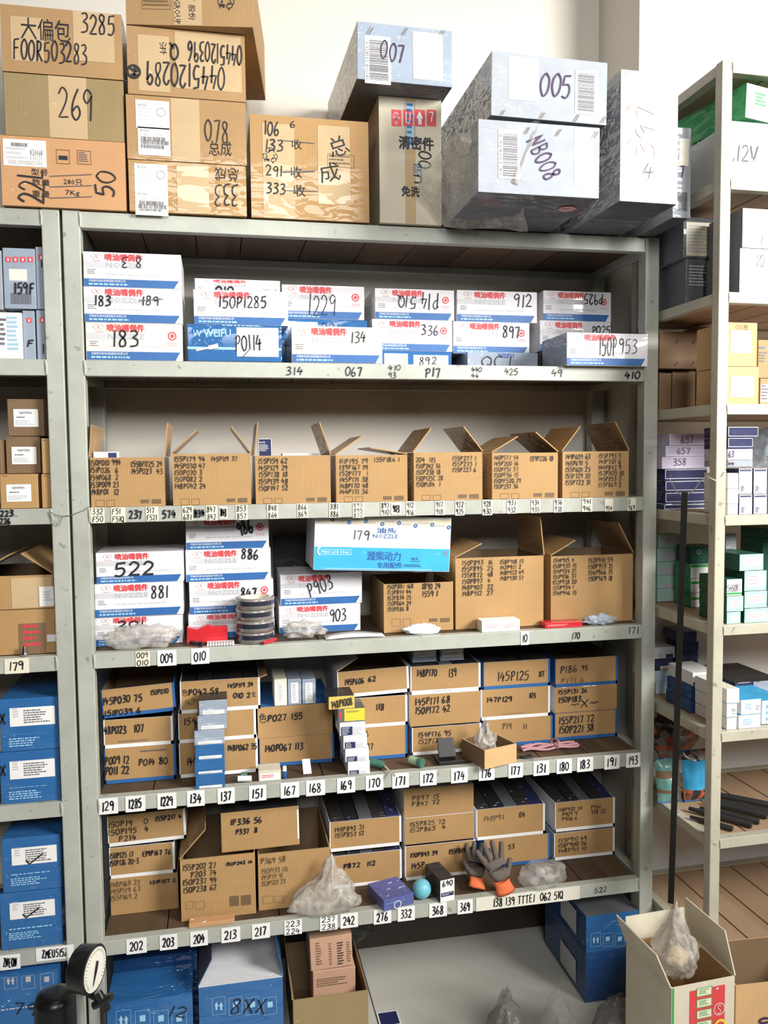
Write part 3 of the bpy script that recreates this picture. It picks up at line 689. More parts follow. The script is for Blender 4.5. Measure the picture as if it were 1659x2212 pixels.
# ================================================================== on top of the racks
T0 = LV[0]+.003
C = 'carton'
def tapes(q, n=1):
    w_ = q[1]-q[0]; c = (q[0]+q[1])/2
    return ('r', '', (c-w_*.13, q[2]+1, c+w_*.13, q[3]-1), 'tape_tan')
carton('carton', 'orange-brown carton printed 7Kg, bottom of the stack at the far left', C, (2, 272, 300, 452), y=-.01, z0=T0, d=.33, mat='cardboard_orange', key='k1', yaw=.0,
  items=[('t', '型号', (68, 366, 104, 378), 'ink'), ('t', '数量', (70, 388, 108, 400), 'ink'), ('t', '重量', (70, 413, 108, 425), 'ink'),
    ('strike', '', (108, 377, 200, 381)), ('strike', '', (108, 401, 200, 404)), ('strike', '', (108, 425, 200, 428)), ('t', '280只', (138, 388, 178, 399), 'ink'), ('t', '7Kg', (142, 412, 172, 424), 'ink'),
    ('frame', '', (123, 325, 150, 353), 'ink'), ('frame', '', (168, 327, 196, 354), 'ink'), ('l', 5, (171, 330, 193, 351), 'print_dark'), ('r', '', (127, 337, 146, 345), 'ink'),
    ('h', '50', (205, 365, 247, 425), 'ink', 90, .004), ('h', '22L', (38, 362, 95, 440), 'ink', 90, .004)],
  stickers=[('shipping_label', (8, 305, 99, 357), 'paper', [('t', 'K50068', (66, 325, 92, 336)), ('t', 'K46230', (66, 337, 92, 346), 'print_grey'), ('l', 3, (14, 320, 60, 346), 'print_palegrey'), ('bar', '', (25, 310, 60, 316)), ('bar', '', (20, 349, 92, 354), 'print_palegrey')])])
carton('carton', 'plain olive-brown carton handwritten 269, middle of the stack at the far left', C, (8, 268, 165, 299), on='k1', dy=.004, d=.33, mat='cardboard_olive', key='k2', lift=.002,
  items=[('r', '', (108, 168, 186, 298), 'tape_tan'), ('h', '269', (126, 190, 206, 256), None, 0, .0032)])
carton('carton', 'taped brown carton handwritten F00R503283, topmost of the stack at the far left', C, (2, 264, 20, 163), on='k2', dy=.0, d=.33, mat='cardboard_taped', key='k3', lift=.002,
  items=[('r', '', (25, 40, 92, 130), 'tape_tan'), ('r', '', (160, 30, 245, 130), 'tape_tan'), ('h', '3285', (175, 33, 252, 72), None, 0, .0032), ('t', '大偏包', (46, 46, 152, 84), 'ink'), ('h', 'F00R503283', (30, 94, 190, 128), None, 0, .0032)])
carton('carton', 'brown carton with a tall white label and upside-down 333, bottom of the second stack', C, (278, 533, 352, 469), y=-.012, z0=T0, d=.33, mat='cardboard', key='m1',
  items=[('r', '', (384, 356, 450, 470), 'tape_tan'), ('h', '333', (462, 400, 516, 447), None, 180, .003), ('t', '总成', (464, 364, 516, 390), 'ink', 180)],
  stickers=[('product_label', (293, 357, 361, 464), 'paper', [('t', 'BOSCH', (298, 359, 315, 363)), ('l', 4, (299, 366, 340, 388), 'print_palegrey'), ('o', '', (339, 370, 356, 387), 'print_dark', 0, .0008), ('r', '', (295, 413, 360, 414.2), 'print_palegrey'), ('t', 'BOSCH', (300, 417, 317, 421)), ('t', '0 445 120 393', (301, 427, 345, 433), 'print_grey'), ('bar', '', (302, 436, 353, 442)), ('bar', '', (300, 444, 360, 450)), ('bar', '', (302, 453, 350, 459))])])
carton('carton', 'brown carton handwritten 078 with two white labels, second from the bottom beside the 269 carton', C, (273, 532, 213, 350), on='m1', d=.33, mat='cardboard_taped', key='m2', lift=.002,
  items=[('r', '', (372, 216, 430, 348), 'tape_tan'), ('h', '078', (444, 258, 498, 304), None, 0, .003), ('t', '总成', (452, 306, 500, 336), 'ink')],
  stickers=[('product_label', (294, 220, 365, 276), 'paper', [('t', 'BOSCH', (299, 225, 316, 229)), ('l', 4, (300, 233, 338, 262), 'print_palegrey'), ('o', '', (339, 234, 357, 252), 'print_dark', 0, .0008)]),
            ('product_label', (299, 278, 367, 334), 'paper', [('t', 'BOSCH', (304, 280, 321, 284)), ('t', '0 445 120 078', (305, 289, 349, 294), 'print_grey'), ('bar', '', (305, 298, 357, 303)), ('bar', '', (305, 306, 364, 311)), ('bar', '', (305, 315, 355, 320))])])
carton('carton', 'taped brown carton with upside-down writing 0445120289, under the topmost box', C, (274, 530, 66, 210), on='m2', d=.33, mat='cardboard_taped', key='m3', lift=.002,
  items=[('r', '', (300, 80, 365, 195), 'tape_tan'), ('r', '', (380, 80, 520, 190), 'tape_tan'), ('h', '0445120396', (405, 100, 522, 136), None, 180, .0034), ('t', '东', (345, 92, 360, 118), 'ink', 180), ('h', 'Q', (364, 94, 384, 130), None, 180, .004),
    ('h', '0445120289', (313, 146, 486, 186), None, 180, .0036), ('o', '', (276, 134, 302, 176), 'ink', 0, .005), ('h', '46', (280, 142, 298, 170), None, 90, .004)])
carton('carton', 'large brown carton with recycling mark, topmost of the second stack and cut by the frame', C, (267, 545, -80, 55), on='m3', dy=-.02, d=.40, mat='cardboard_plain', yaw=-.13, lift=.002, ztop=2.74,
  items=[('r', '', (376, -70, 434, 60), 'tape_tan'), ('frame', '', (305, -40, 367, 12), 'print_brown'), ('l', 3, (308, -10, 364, 9), 'print_brown'), ('t', '股份', (408, 12, 422, 44), 'ink', 270), ('t', 'OGY GROUP', (377, -40, 388, 50), 'ink', 270), ('t', '有', (408, -20, 422, 2), 'ink', 270),
    ('t', '♻', (470, -14, 507, 26), 'ink', 0)])
carton('carton', 'square brown carton with struck-out handwritten list 106 to 333, centre of the rack top', C, (541, 797, 255, 478), y=-.008, z0=T0, d=.33, mat='cardboard', key='m5',
  items=[('r', '', (570, 270, 635, 480), 'tape_tan'), ('r', '', (688, 275, 755, 440), 'tape_tan'), ('h', '106', (570, 262, 605, 292), None, 0, .003), ('h', '133', (571, 302, 614, 325), None, 0, .003), ('t', '收', (630, 302, 652, 322), 'ink'), ('strike', '', (600, 310, 680, 303)),
    ('t', '♻', (567, 320, 600, 352), 'ink'), ('h', '291', (574, 358, 612, 380), None, 0, .003), ('t', '收', (628, 360, 652, 384), 'ink'), ('strike', '', (610, 370, 680, 372), None, 0, .003), ('h', '333', (576, 396, 618, 418), None, 0, .003), ('t', '收', (634, 400, 660, 424), 'ink'), ('strike', '', (616, 414, 686, 412)),
    ('t', '总', (710, 296, 752, 336), 'ink', 20), ('t', '成', (690, 354, 735, 392), 'ink', 12), ('frame', '', (708, 336, 765, 360), 'print_brown'), ('l', 3, (711, 338, 762, 357), 'print_brown'), ('h', '6', (626, 262, 640, 276), None, 0, .002)])
carton('carton', 'upright cream carton with red handling marks beside the square brown one', C, (818, 955, 212, 487), y=-.014, z0=T0, d=.30, mat='cardboard_cream', key='m6', jit=.003,
  items=[('r', '', (846, 238, 867, 272), 'print_red'), ('r', '', (871, 238, 892, 272), 'print_red'), ('r', '', (895, 238, 918, 272), 'print_red'), ('r', '', (922, 238, 942, 272), 'print_red'),
    ('t', '☂', (848, 241, 865, 269), 'print_white', 2), ('t', '⬆', (899, 241, 914, 269), 'print_white', 2), ('h', 'U', (875, 243, 888, 268), 'print_white', 0, .002), ('h', '7', (926, 242, 938, 264), 'print_white', 0, .003), ('r', '', (876, 215, 897, 488), 'tape_tan', 1),
    ('r', '', (878, 222, 894, 320), 'print_sky', 1.2), ('l', 8, (879, 224, 893, 318), 'print_blue'), ('T', '清密件', (862, 298, 936, 321), 'ink'), ('h', '00', (903, 326, 932, 364), None, 90, .003), ('t', '限', (893, 355, 912, 380), 'print_blue'), ('h', 'U', (893, 374, 910, 396), None, 90, .003), ('T', '免洗', (868, 404, 906, 424), 'ink')])
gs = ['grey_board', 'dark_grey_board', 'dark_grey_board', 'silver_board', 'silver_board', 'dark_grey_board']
def staples(pts): return [('h', '|', (x-3, y-7, x+3, y+7), 'print_brown', -30, .0012) for x, y in pts]+[('h', '|', (x+2, y-7, x+8, y+7), 'print_brown', -30, .0012) for x, y in pts]
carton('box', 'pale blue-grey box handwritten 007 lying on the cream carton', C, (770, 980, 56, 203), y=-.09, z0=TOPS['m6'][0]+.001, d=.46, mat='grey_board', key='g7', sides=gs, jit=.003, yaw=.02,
  items=[('h', '007', (822, 92, 876, 130), 'ink_violet', -3, .0035)]+staples([(796, 68), (872, 68), (952, 68)]),
  stickers=[('barcode_label', (788, 82, 843, 180), 'paper', [('hbar', '', (798, 90, 838, 175)), ('t', '6 924161 400041', (789, 92, 796, 172), 'print_dark', 270)]),
            ('text_label', (892, 74, 956, 170), 'cream_board', [('l', 12, (898, 80, 952, 162), 'print_palegrey')])])
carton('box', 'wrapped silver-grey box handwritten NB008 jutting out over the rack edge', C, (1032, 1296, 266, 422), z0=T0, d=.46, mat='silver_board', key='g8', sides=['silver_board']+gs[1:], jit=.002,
  items=[('h', 'NB008', (1130, 324, 1222, 362), 'ink_violet', -62, .0035), ('r', '', (1240, 282, 1282, 400), 'bright_white'), ('l', 10, (1243, 286, 1279, 396), 'print_grey')]+staples([(1136, 282), (1203, 286), (1282, 291)]),
  stickers=[('barcode_label', (1076, 282, 1122, 385), 'paper', [('hbar', '', (1086, 290, 1118, 380)), ('t', '6 924161 40', (1078, 290, 1084, 378), 'print_dark', 270)])])
b = MB(); b.disc(0, 0, .022, 'print_red', 1); b.disc(0, 0, .0205, 'print_pink', 2)
b.lines(-.014, -.006, .014, .006, 2, 'print_red', 3); fx = F0.on(1225, 450, T0)
so = b.build('round_sticker', None, (fx[0], fx[1], T0-.0007)); so.rotation_euler = (math.pi/2, 0, 0)
g8 = [o for o in COL.objects if o.get('label', '').startswith('wrapped silver-grey box handwritten NB008')][0]
so.parent = g8; so.location = (fx[0]-g8.location.x, fx[1]-g8.location.y, -.0012)
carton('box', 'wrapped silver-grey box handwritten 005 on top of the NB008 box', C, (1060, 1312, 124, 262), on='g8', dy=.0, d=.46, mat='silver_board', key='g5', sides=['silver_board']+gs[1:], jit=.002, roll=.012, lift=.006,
  items=[('h', '005', (1166, 160, 1238, 208), 'ink_violet', -4, .0035), ('r', '', (1098, 128, 1162, 215), 'cream_board'), ('l', 12, (1103, 134, 1158, 210), 'print_palegrey')]+staples([(1083, 246), (1168, 250), (1242, 254), (1300, 257)]),
  stickers=[('barcode_label', (1241, 155, 1290, 244), 'paper', [('hbar', '', (1247, 160, 1283, 238))])])
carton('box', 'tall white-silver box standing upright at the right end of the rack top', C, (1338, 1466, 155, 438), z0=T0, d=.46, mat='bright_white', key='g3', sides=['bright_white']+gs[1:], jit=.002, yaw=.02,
  items=[('h', '397', (1370, 220, 1415, 340), 'print_pink', 90, .003), ('hbar', '', (1385, 350, 1428, 388), 'print_grey'), ('h', '4', (1386, 352, 1412, 388), 'ink_violet', 0, .002)]+staples([(1352, 158), (1354, 232), (1354, 306)]))
carton('box', 'silver film-wrapped box half hidden behind the upright one', C, (1453, 1493, 275, 484), y=-.175, z0=T0, d=.36, mat='silver_board', sides=['silver_board']+gs[1:], jit=.002,
  items=[('h', '7', (1468, 358, 1480, 385), None, 0, .003), ('hbar', '', (1464, 415, 1484, 455)), ('r', '', (1467, 300, 1488, 358), 'cream_board')])

# loose film pulled off the NB008 box, hanging over its left side and front
cs = [(1052, 266, -.245), (1160, 268, -.27), (1118, 400, -.285), (1142, 499, -.07), (962, 490, -.045), (902, 408, -.05), (905, 372, -.10), (985, 290, -.22)]
Pc = [Vector(F0.w(*F0.at(a, c_, y_))) for a, c_, y_ in cs]; cen = Vector(F0.w(*F0.at(1030, 400, -.20))); nrg = 10; nn_ = 64
bm = bmesh.new(); rows_ = []
def per(t):
    t *= len(Pc); i = int(t) % len(Pc); f = t-int(t); return Pc[i].lerp(Pc[(i+1) % len(Pc)], f)
for r_ in range(1, nrg+1):
    row = []
    for k in range(nn_):
        p = cen.lerp(per(k/nn_), r_/nrg); d_ = noise.noise(p*16)*.020+abs(noise.noise(p*34))*.012
        row.append(bm.verts.new((p.x, min(p.y+d_, g8.location.y-.004 if p.x > g8.location.x-.125 and p.z > T0+.0 and p.y < g8.location.y+.02 else 9), max(p.z+noise.noise(p*21)*.008, T0+.004 if p.y > -.01 else 0))))
    rows_.append(row)
c0 = bm.verts.new(cen+Vector((0, -.01, 0)))
for k in range(nn_):
    bm.faces.new((c0, rows_[0][k], rows_[0][(k+1) % nn_]))
    for r_ in range(nrg-1): bm.faces.new((rows_[r_][k], rows_[r_+1][k], rows_[r_+1][(k+1) % nn_], rows_[r_][(k+1) % nn_]))
me = bpy.data.meshes.new('film_sheet'); bm.to_mesh(me); bm.free(); me.materials.append(MATS['film_milky'])
for p in me.polygons: p.use_smooth = True
o = bpy.data.objects.new('film_sheet', me); COL.objects.link(o); me.transform(Matrix.Translation(-g8.location)); o.parent = g8
o['label'] = 'torn clear film hanging loose at the left'

# ================================================================== first shelf: nozzle cartons
NZ = 'nozzle carton'; S1 = LV[1]+.0006
def noz(label, q, y, txt, key=None, on=None, z0=None, mat='white_board', d=.17, seal=True, **k):
    sd = [mat, 'lilac_board' if mat == 'white_board' else mat, mat, mat, mat, 'cardboard_plain']
    return carton('nozzle_carton', label, 'carton', q, y=y, z0=z0, on=on, d=d, mat=mat, items=txt, style='noz', seal=seal, key=key, **k)
noz('cream and blue carton handwritten 183, bottom left of the first shelf', (182, 395, 698, 779), .002, [('h', '183', (242, 714, 304, 750), None, 0, .0035)], 'a3', z0=S1, mat='cream_board')
noz('white and blue carton marked 183 with 189 struck out, middle of the left stack', (181, 394, 622, 698), .0, [('h', '183', (204, 638, 242, 660), None, 0, .0035), ('h', '189', (306, 640, 346, 660), None, 0, .003), ('strike', '', (300, 646, 352, 650), None, 0, .002)], 'a2', on='a3', seal=False)
noz('white and blue carton with upside-down 83, topmost of the left stack', (180, 392, 547, 621), .0, [('h', '8 3', (262, 557, 306, 580), None, 180, .0025)], 'a1', on='a2', seal=False)
carton('nozzle_carton', 'blue carton picturing a nozzle and marked P0114 with a white label', 'carton', (404, 609, 702, 781), y=.0, z0=S1, d=.17, mat='blue_board', key='b3', sides=['blue_board', 'blue_board', 'blue_board', 'blue_board', 'blue_board', 'cardboard_plain'],
  items=[('r', '', (404, 752, 608, 754), 'print_sky'), ('T', 'WEIFU', (440, 712, 498, 727), 'print_sky'), ('h', 'VV', (417, 712, 436, 726), 'print_sky', 0, .002), ('l', 1, (480, 704, 600, 706), 'print_sky')],
  stickers=[('product_label', (512, 709, 601, 770), 'paper', [('l', 5, (545, 722, 590, 760), 'print_grey'), ('h', 'P0114', (507, 722, 566, 756), None, 4, .003), ('strike', '', (524, 752, 542, 772), None, 0, .0025)])])
b = MB(); bx = [o for o in COL.objects if 'P0114' in o.get('label', '')][0]; 
b.tube([(0, -.004, 0), (.030, -.004, .007), (.031, -.004, .007), (.052, -.004, .012)], [.0022, .0034, .0062, .0062], 'print_palegrey', 8); b.tube([(.052, -.004, .012), (.054, -.004, .0125)], .0075, 'print_palegrey', 8)
for i_ in range(len(b.v)): b.v[i_] = (b.v[i_][0], -.0012+(b.v[i_][1]+.004)*.02, b.v[i_][2])
b.build('nozzle_picture', bx, loc=(-.095, 0, .026))
noz('white and blue carton handwritten 150P1285 on the blue nozzle carton', (418, 622, 628, 701), .0, [('h', '150P1285', (472, 640, 578, 664), None, 0, .0028)], 'b2', on='b3', seal=False)
carton('grey_case', 'plain carton hidden behind the 150P1285 carton', 'carton', (421, 605, 640, 700), y=.182, z0=S1, d=.165, mat='dark_grey_board', key='bb')
noz('white carton marked 010 peeping out behind the 150P1285 carton', (421, 605, 604, 640), .182, [('h', '010', (466, 618, 506, 634), None, 0, .005), ('h', '150P18', (552, 624, 600, 636), 'print_palegrey', 0, .002)], on='bb', z0=None, seal=False)
noz('white and blue carton handwritten 134 at the front middle of the first shelf', (630, 826, 706, 784), .0, [('h', '134', (758, 715, 792, 740), None, 0, .0028)], 'i', z0=S1, mat='cream_board', seal=False)
carton('blue_carton', 'blue carton behind the 134 carton', 'carton', (606, 794, 690, 789), y=.19, z0=S1, d=.165, mat='blue_board', key='h',
  items=[('r', '', (622, 696, 686, 712), 'paper'), ('h', '226', (694, 697, 740, 722), 'ink', 0, .002)])
noz('white and blue carton handwritten 1229 on the blue carton', (609, 787, 617, 688), .19, [('h', '1229', (665, 636, 728, 682), None, 0, .0028)], 'g', on='h')
carton('blue_carton', 'blue carton with label 892 under the 336 carton', 'carton', (800, 976, 759, 806), y=.19, z0=S1, d=.165, mat='blue_board', key='l',
  items=[('r', '', (830, 764, 881, 788), 'lightblue_board'), ('l', 2, (834, 768, 878, 782), 'print_grey')], stickers=[('product_label', (893, 768, 968, 800), 'paper', [('h', '892', (906, 771, 944, 787), None, 0, .0025)])])
noz('white and blue carton handwritten 336 below the P14 carton', (804, 977, 691, 761), .19, [('h', '336', (910, 702, 948, 724), 'ink_violet', 0, .0028)], 'k', on='l')
noz('white and blue carton with upside-down P14 51Q', (810, 981, 625, 695), .19, [('h', 'P14', (908, 634, 948, 670), None, 180, .003), ('h', '51Q', (858, 640, 900, 666), None, 180, .003)], 'j', on='k')
carton('grey_carton', 'grey carton with black handling marks under the 897 carton', 'carton', (1009, 1162, 761, 804), y=.15, z0=S1, d=.2, mat='grey_board', key='o',
  items=[('T', 'WEIFU', (1076, 764, 1110, 773), 'print_blue'), ('frame', '', (1028, 777, 1063, 800), 'print_grey'), ('frame', '', (1098, 777, 1120, 800), 'print_grey'), ('frame', '', (1121, 777, 1145, 800), 'print_grey'), ('h', 'QC1', (1040, 768, 1110, 792), None, 0, .003)])
noz('white and blue carton handwritten 897 under the 912 carton', (979, 1144, 696, 761), .19, [('h', '897', (1086, 704, 1126, 730), None, 0, .003)], 'n', on='o')
noz('white and blue carton handwritten 912 on the top tier', (987, 1160, 629, 694), .19, [('h', '912', (1110, 636, 1152, 664), 'ink', 0, .0028)], 'm', on='n', seal=False)
carton('grey_case', 'plain grey case hidden behind the 150P953 carton', 'carton', (1168, 1330, 760, 806), y=.20, z0=S1, d=.155, mat='dark_grey_board', key='qq')
noz('white and blue carton marked P025 behind the 150P953 carton', (1166, 1334, 694, 760), .20, [('h', 'P025', (1278, 704, 1322, 722), None, 0, .003)], 'q', on='qq', seal=False)
noz('white and blue carton with upside-down P925 at the right end', (1173, 1334, 630, 694), .20, [('h', 'P925', (1260, 636, 1302, 658), None, 180, .003)], 'p', on='q')
carton('nozzle_carton', 'white and blue carton handwritten 150P953 standing forward at the right', 'carton', (1224, 1399, 720, 785), y=-.022, z0=S1, d=.17, mat='white_board', style='noz', seal=False,
  sides=['white_board', 'white_board', 'white_board', 'grey_board', 'white_board', 'cardboard_cream'], items=[('h', '150P', (1294, 728, 1334, 770), None, 0, .0022), ('h', '953', (1336, 732, 1378, 764), None, 0, .0022)])

# ================================================================== second shelf: open cartons with lists
S2 = LV[2]+.0006
def seam(q, v=.78):
    y = q[2]+(q[3]-q[2])*v
    return [('r', '', (q[0]+1, y-1.2, q[1]-1, y+.3), 'print_brown'), ('frame', '', (q[0]+18, y+7, q[0]+36, y+24), 'print_brown'), ('frame', '', (q[0]+42, y+7, q[0]+58, y+24), 'print_brown'),
            ('r', '', (q[1]-52, y+6, q[1]-34, y+14), 'ink_faint'), ('r', '', (q[1]-28, y+5, q[1]-8, y+15), 'ink_faint')]
R2 = [
 ((190, 356, 988, 1097), ['150P010 994', '151P026  6', '154P068  2', '153P009 23', '148P01  12'], (191, 992, 262, 1072), ['155BF025 24', '145P023  43'], (284, 995, 352, 1027), [('L', 84, .080, .0), ('R', 96, .085)], '150P010 994', None),
 ((373, 542, 980, 1096), ['155P179 94', '145P030 47', '150P070 3', '150P082 2', '148P042 24'], (378, 985, 444, 1058), ['145P119 37'], (456, 985, 514, 999), [('L', 43, .085), ('R', 55, .080)], '155P179 94', None),
 ((552, 714, 984, 1093), ['155P159 62', '145P129 29', '155P138 18', '155P139 48', '150P147 52'], (559, 989, 622, 1063), [], None, [('L', 83, .085), ('R', 72, .088)], '155P159 62', None),
 ((726, 880, 983, 1089), ['111P195 79', '139P167 19', '152P177  1', '145P171 38', '148P170 48', '144P171 36'], (734, 990, 796, 1070), ['155P18A 1'], (808, 987, 864, 1000), [('L', 34, .085), ('R', 10, .10)], '139P167 19', None),
 ((894, 1042, 977, 1086), ['204  115', '150P242 36', '150P238 18', '150P125C 28', '150P184  1'], (899, 987, 958, 1054), ['155P277 1', '155P273 1', '155P223 6'], (977, 984, 1030, 1022), [('L', 52, .080), ('R', 52, .085)], '150P242 36', None),
 ((1063, 1205, 978, 1082), ['140P577 54', '145P200 16', '150PF51 37', '150PF56 15', '150PF52Q 29', '150P237 36'], (1067, 983, 1126, 1058), ['139P226 18'], (1145, 984, 1196, 998), [('L', 30, .085), ('R', 40, .085)], '140P577 54', None),
 ((1215, 1358, 975, 1079), ['149P609 63', '148P691 5', '155P601 25', '155P729 20', '155P722 31'], (1221, 980, 1276, 1050), ['155P793 5', '141P701 6', '144P842 9', '152P805 10', '145P853 3', '155P869 2'], (1292, 979, 1348, 1054), [('L', 52, .085), ('R', 62, .09)], '149P609 63', None),
]
for i_, (q, l1, r1, l2, r2, fl, nm, _) in enumerate(R2):
    it = [('B', l1, r1)]+([('B', l2, r2)] if l2 else [])+seam(q)
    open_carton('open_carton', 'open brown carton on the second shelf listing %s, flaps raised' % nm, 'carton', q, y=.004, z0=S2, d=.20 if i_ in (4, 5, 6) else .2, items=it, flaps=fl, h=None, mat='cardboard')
def small(name, label, cat, q, y, z0, d, mat, items=(), F=F0, **k): return carton(name, label, cat, q, y=y, z0=z0, d=d, mat=mat, items=items, F=F, bev=.0006, jit=0, **k)
small('small_box', 'navy and white box poking out of the 155P159 carton', 'box', (558, 587, 947, 990), .012, S2+.06, .03, 'navy_board', [('frame', '', (559, 948, 586, 988), 'paper', 0, .0012), ('T', 'BOSCH', (561, 954, 572, 957), 'print_white'), ('l', 6, (561, 960, 582, 976), 'print_palegrey')])
small('small_box', 'white box lying at the top of the 150P010 carton', 'box', (202, 254, 976, 992), .03, S2+.085, .04, 'paper', [('r', '', (234, 978, 252, 990), 'print_navy')])
small('white_tray', 'thin white tray lying across the 155P159 carton', 'tray', (610, 690, 979, 986), .05, S2+.11, .05, 'paper')

# ================================================================== third shelf
S3 = LV[3]+.0006
noz('white carton at the bottom of the left stack, half behind the crumpled bag', (203, 395, 1330, 1400), .075, [('h', '201', (255, 1338, 315, 1356), None, 0, .004)], 'c1', z0=S3, seal=False)
noz('white and blue carton handwritten 881 in the left stack', (204, 396, 1259, 1325), .07, [('h', '881', (328, 1262, 366, 1292), None, 0, .003)], 'c2', on='c1', seal=False)
noz('white and blue carton handwritten 522, topmost of the left stack', (207, 397, 1192, 1257), .072, [('h', '522', (246, 1210, 338, 1244), None, 0, .005)], 'c3', on='c2', seal=False)
noz('white carton standing behind the roll of tape, bottom of the second stack', (407, 593, 1324, 1390), .108, [], 'd1', z0=S3, seal=False)
noz('white and blue carton handwritten 847 above the roll of tape', (409, 591, 1254, 1318), .108, [('h', '847', (520, 1268, 556, 1292), None, 0, .0042)], 'd2', on='d1')
noz('white and blue carton handwritten 886 between 847 and 986', (401, 585, 1186, 1250), .106, [('h', '886', (522, 1184, 560, 1208), None, 0, .0042)], 'd3', on='d2', seal=False)
noz('white and blue carton handwritten 986, topmost of the second stack', (401, 581, 1118, 1182), .108, [('h', '986', (512, 1124, 546, 1154), None, 18, .0055)], 'd4', on='d3')
noz('white and blue carton handwritten 903 on the shelf', (603, 779, 1306, 1368), .12, [('h', '903', (712, 1312, 750, 1342), None, 0, .003)], 'e1', z0=S3, seal=False)
noz('white and blue carton handwritten P903 under the nozzle display carton', (606, 782, 1239, 1300), .12, [('h', 'P903', (664, 1248, 720, 1282), None, 18, .003)], 'e2', on='e1', seal=False)
q = (829, 979, 1255, 1371)
open_carton('open_carton', 'brown carton listing 150P881 under the blue nozzle carton', 'carton', q, z0=S3, y=.062, d=.2, key='x1', side='cardboard_plain',
  items=[('B', ['150P881 168', '152P847 44', '152P834 25', '150P864 24', '155P886 8'], (837, 1257, 894, 1323)), ('B', ['1890 24', '1559 1'], (912, 1258, 952, 1292))]+seam(q, .64), h=.133)
yv = .0; zt_ = max(TOPS['e2'][0], TOPS['x1'][0])+.004
def shift(dy_, L_): return [(a[0], a[1], (a[2][0], a[2][1]+dy_, a[2][2], a[2][3]+dy_))+tuple(a[3:]) for a in L_]
carton('display_carton', 'large blue and white carton printed NOZZLE and marked 179, resting across two boxes', 'carton', (676, 970, 1122, 1246), y=.035, z0=zt_, d=.20, mat='white_board', roll=.05, jit=0,
  sides=['white_board', 'white_board', 'white_board', 'white_board', 'cardboard_cream', 'white_board'], ztop=None,
  items=shift(-7, [('r', '', (677, 1186, 972, 1246), 'sky_blue_board'), ('T', '油头', (810, 1146, 852, 1159), 'print_blue'), ('t', 'NOZZLE', (802, 1160, 856, 1170), 'print_blue'), ('h', '179', (758, 1153, 798, 1176), None, 0, .0022),
    ('t', '400 618 3066', (696, 1200, 752, 1209), 'print_white'), ('frame', '', (692, 1198, 757, 1211), 'print_white'), ('h', '(', (684, 1192, 692, 1212), 'print_white', 0, .0035), ('T', '潍柴动力', (792, 1197, 864, 1219), 'print_blue'), ('T', '专用配件', (814, 1220, 868, 1235), 'print_blue'), ('t', '油头', (886, 1207, 903, 1214), 'print_navy'), ('l', 2, (872, 1222, 922, 1230), 'print_navy'), ('l', 1, (886, 1215, 906, 1218), 'print_navy'), ('o', '', (956, 1192, 964, 1199), 'print_red'), ('h', '~', (679, 1236, 960, 1242), 'print_sky', 0, .002)]+[('r', '', (677, 1122, 972, 1145), 'cardboard_cream')]+[('l', 1, (x, 1131+4*(n_ % 2), x+26, 1138+4*(n_ % 2)), 'print_grey') for n_, x in enumerate(range(682, 960, 36))]+[('o', '', (x+28, 1132+4*(n_ % 2), x+34, 1138+4*(n_ % 2)), 'print_blue', 0, .003) for n_, x in enumerate(range(682, 940, 36))]))
q = (984, 1174, 1203, 1362)
open_carton('open_carton', 'large open brown carton listing 150P893 16, third shelf', 'carton', q, z0=S3, y=.06, d=.2, key='x2', flaps=[('L', 26, .085), ('R', 84, .11)],
  items=[('B', ['150P893  16', '155P895  25', '155P872  48', '150P897  4', '148P903  22', '148P912  27'], (998, 1208, 1066, 1290)), ('B', ['158P918 17', '142P917 2', '148P922 49', '148P930 57'], (1080, 1207, 1132, 1256)), ('r', '', (986, 1297, 1172, 1300), 'print_brown')])
q = (1190, 1367, 1199, 1350)
open_carton('open_carton', 'large open brown carton listing 154P915, right end of the third shelf', 'carton', q, z0=S3, y=.062, d=.2, key='x3', flaps=[('L', 30, .085), ('R', 62, .10)],
  items=[('B', ['154P915 4', '150P935 15', '154P934 25', '151P936 37', '152P938 20', '155P954 1', '154P946 15'], (1194, 1204, 1246, 1288)), ('B', ['152P941 59', '150P953 21', '154P966 15', '150P969 18'], (1270, 1203, 1324, 1258)), ('r', '', (1192, 1289, 1365, 1292), 'print_brown')])

# ================================================================== fourth shelf: trays
S4 = LV[4]+.0006
TR = 'tray carton'
def tray(label, q, txt, border='print_white', side='white_board', on=None, z0=None, y=None, key=None, mat='cardboard', closed=False, d=.26, **k):
    if closed:
        return carton('tray_carton', label, 'carton', q, y=y, z0=z0, on=on, key=key, d=d, mat=mat, items=txt, sides=[mat, side, side, side, side, side], **{a: b for a, b in k.items() if a not in ('filled', 'flaps')})
    return open_carton('tray_carton', label, 'carton', q, y=y, z0=z0, on=on, key=key, d=d, mat=mat, side=side, border=border, items=txt, **k)
BL = dict(border='print_blue', side='blue_board'); CD = 'cardboard_dim'
W_ = dict(border='paper', side='white_board')
tray('tray carton marked P009 12 and P014 80, bottom left of the fourth shelf', (209, 380, 1613, 1672), [('B', ['P009 12', 'P011 22'], (210, 1630, 280, 1680)), ('h', 'P014 80', (300, 1634, 364, 1654), None, 0, .003), ('strike', '', (304, 1618, 360, 1622), None, 0, .003)], z0=S4, key='f1', mat='cardboard', y=.09, **BL)
tray('tray carton marked 148P023 107 with white lower edge', (207, 374, 1552, 1610), [('h', '48P023', (207, 1566, 274, 1588), None, 0, .003), ('h', '107', (290, 1562, 312, 1582), None, 0, .003), ('l', 2, (256, 1596, 322, 1604), 'print_dark')], on='f1', key='f2', mat='cardboard', **W_)
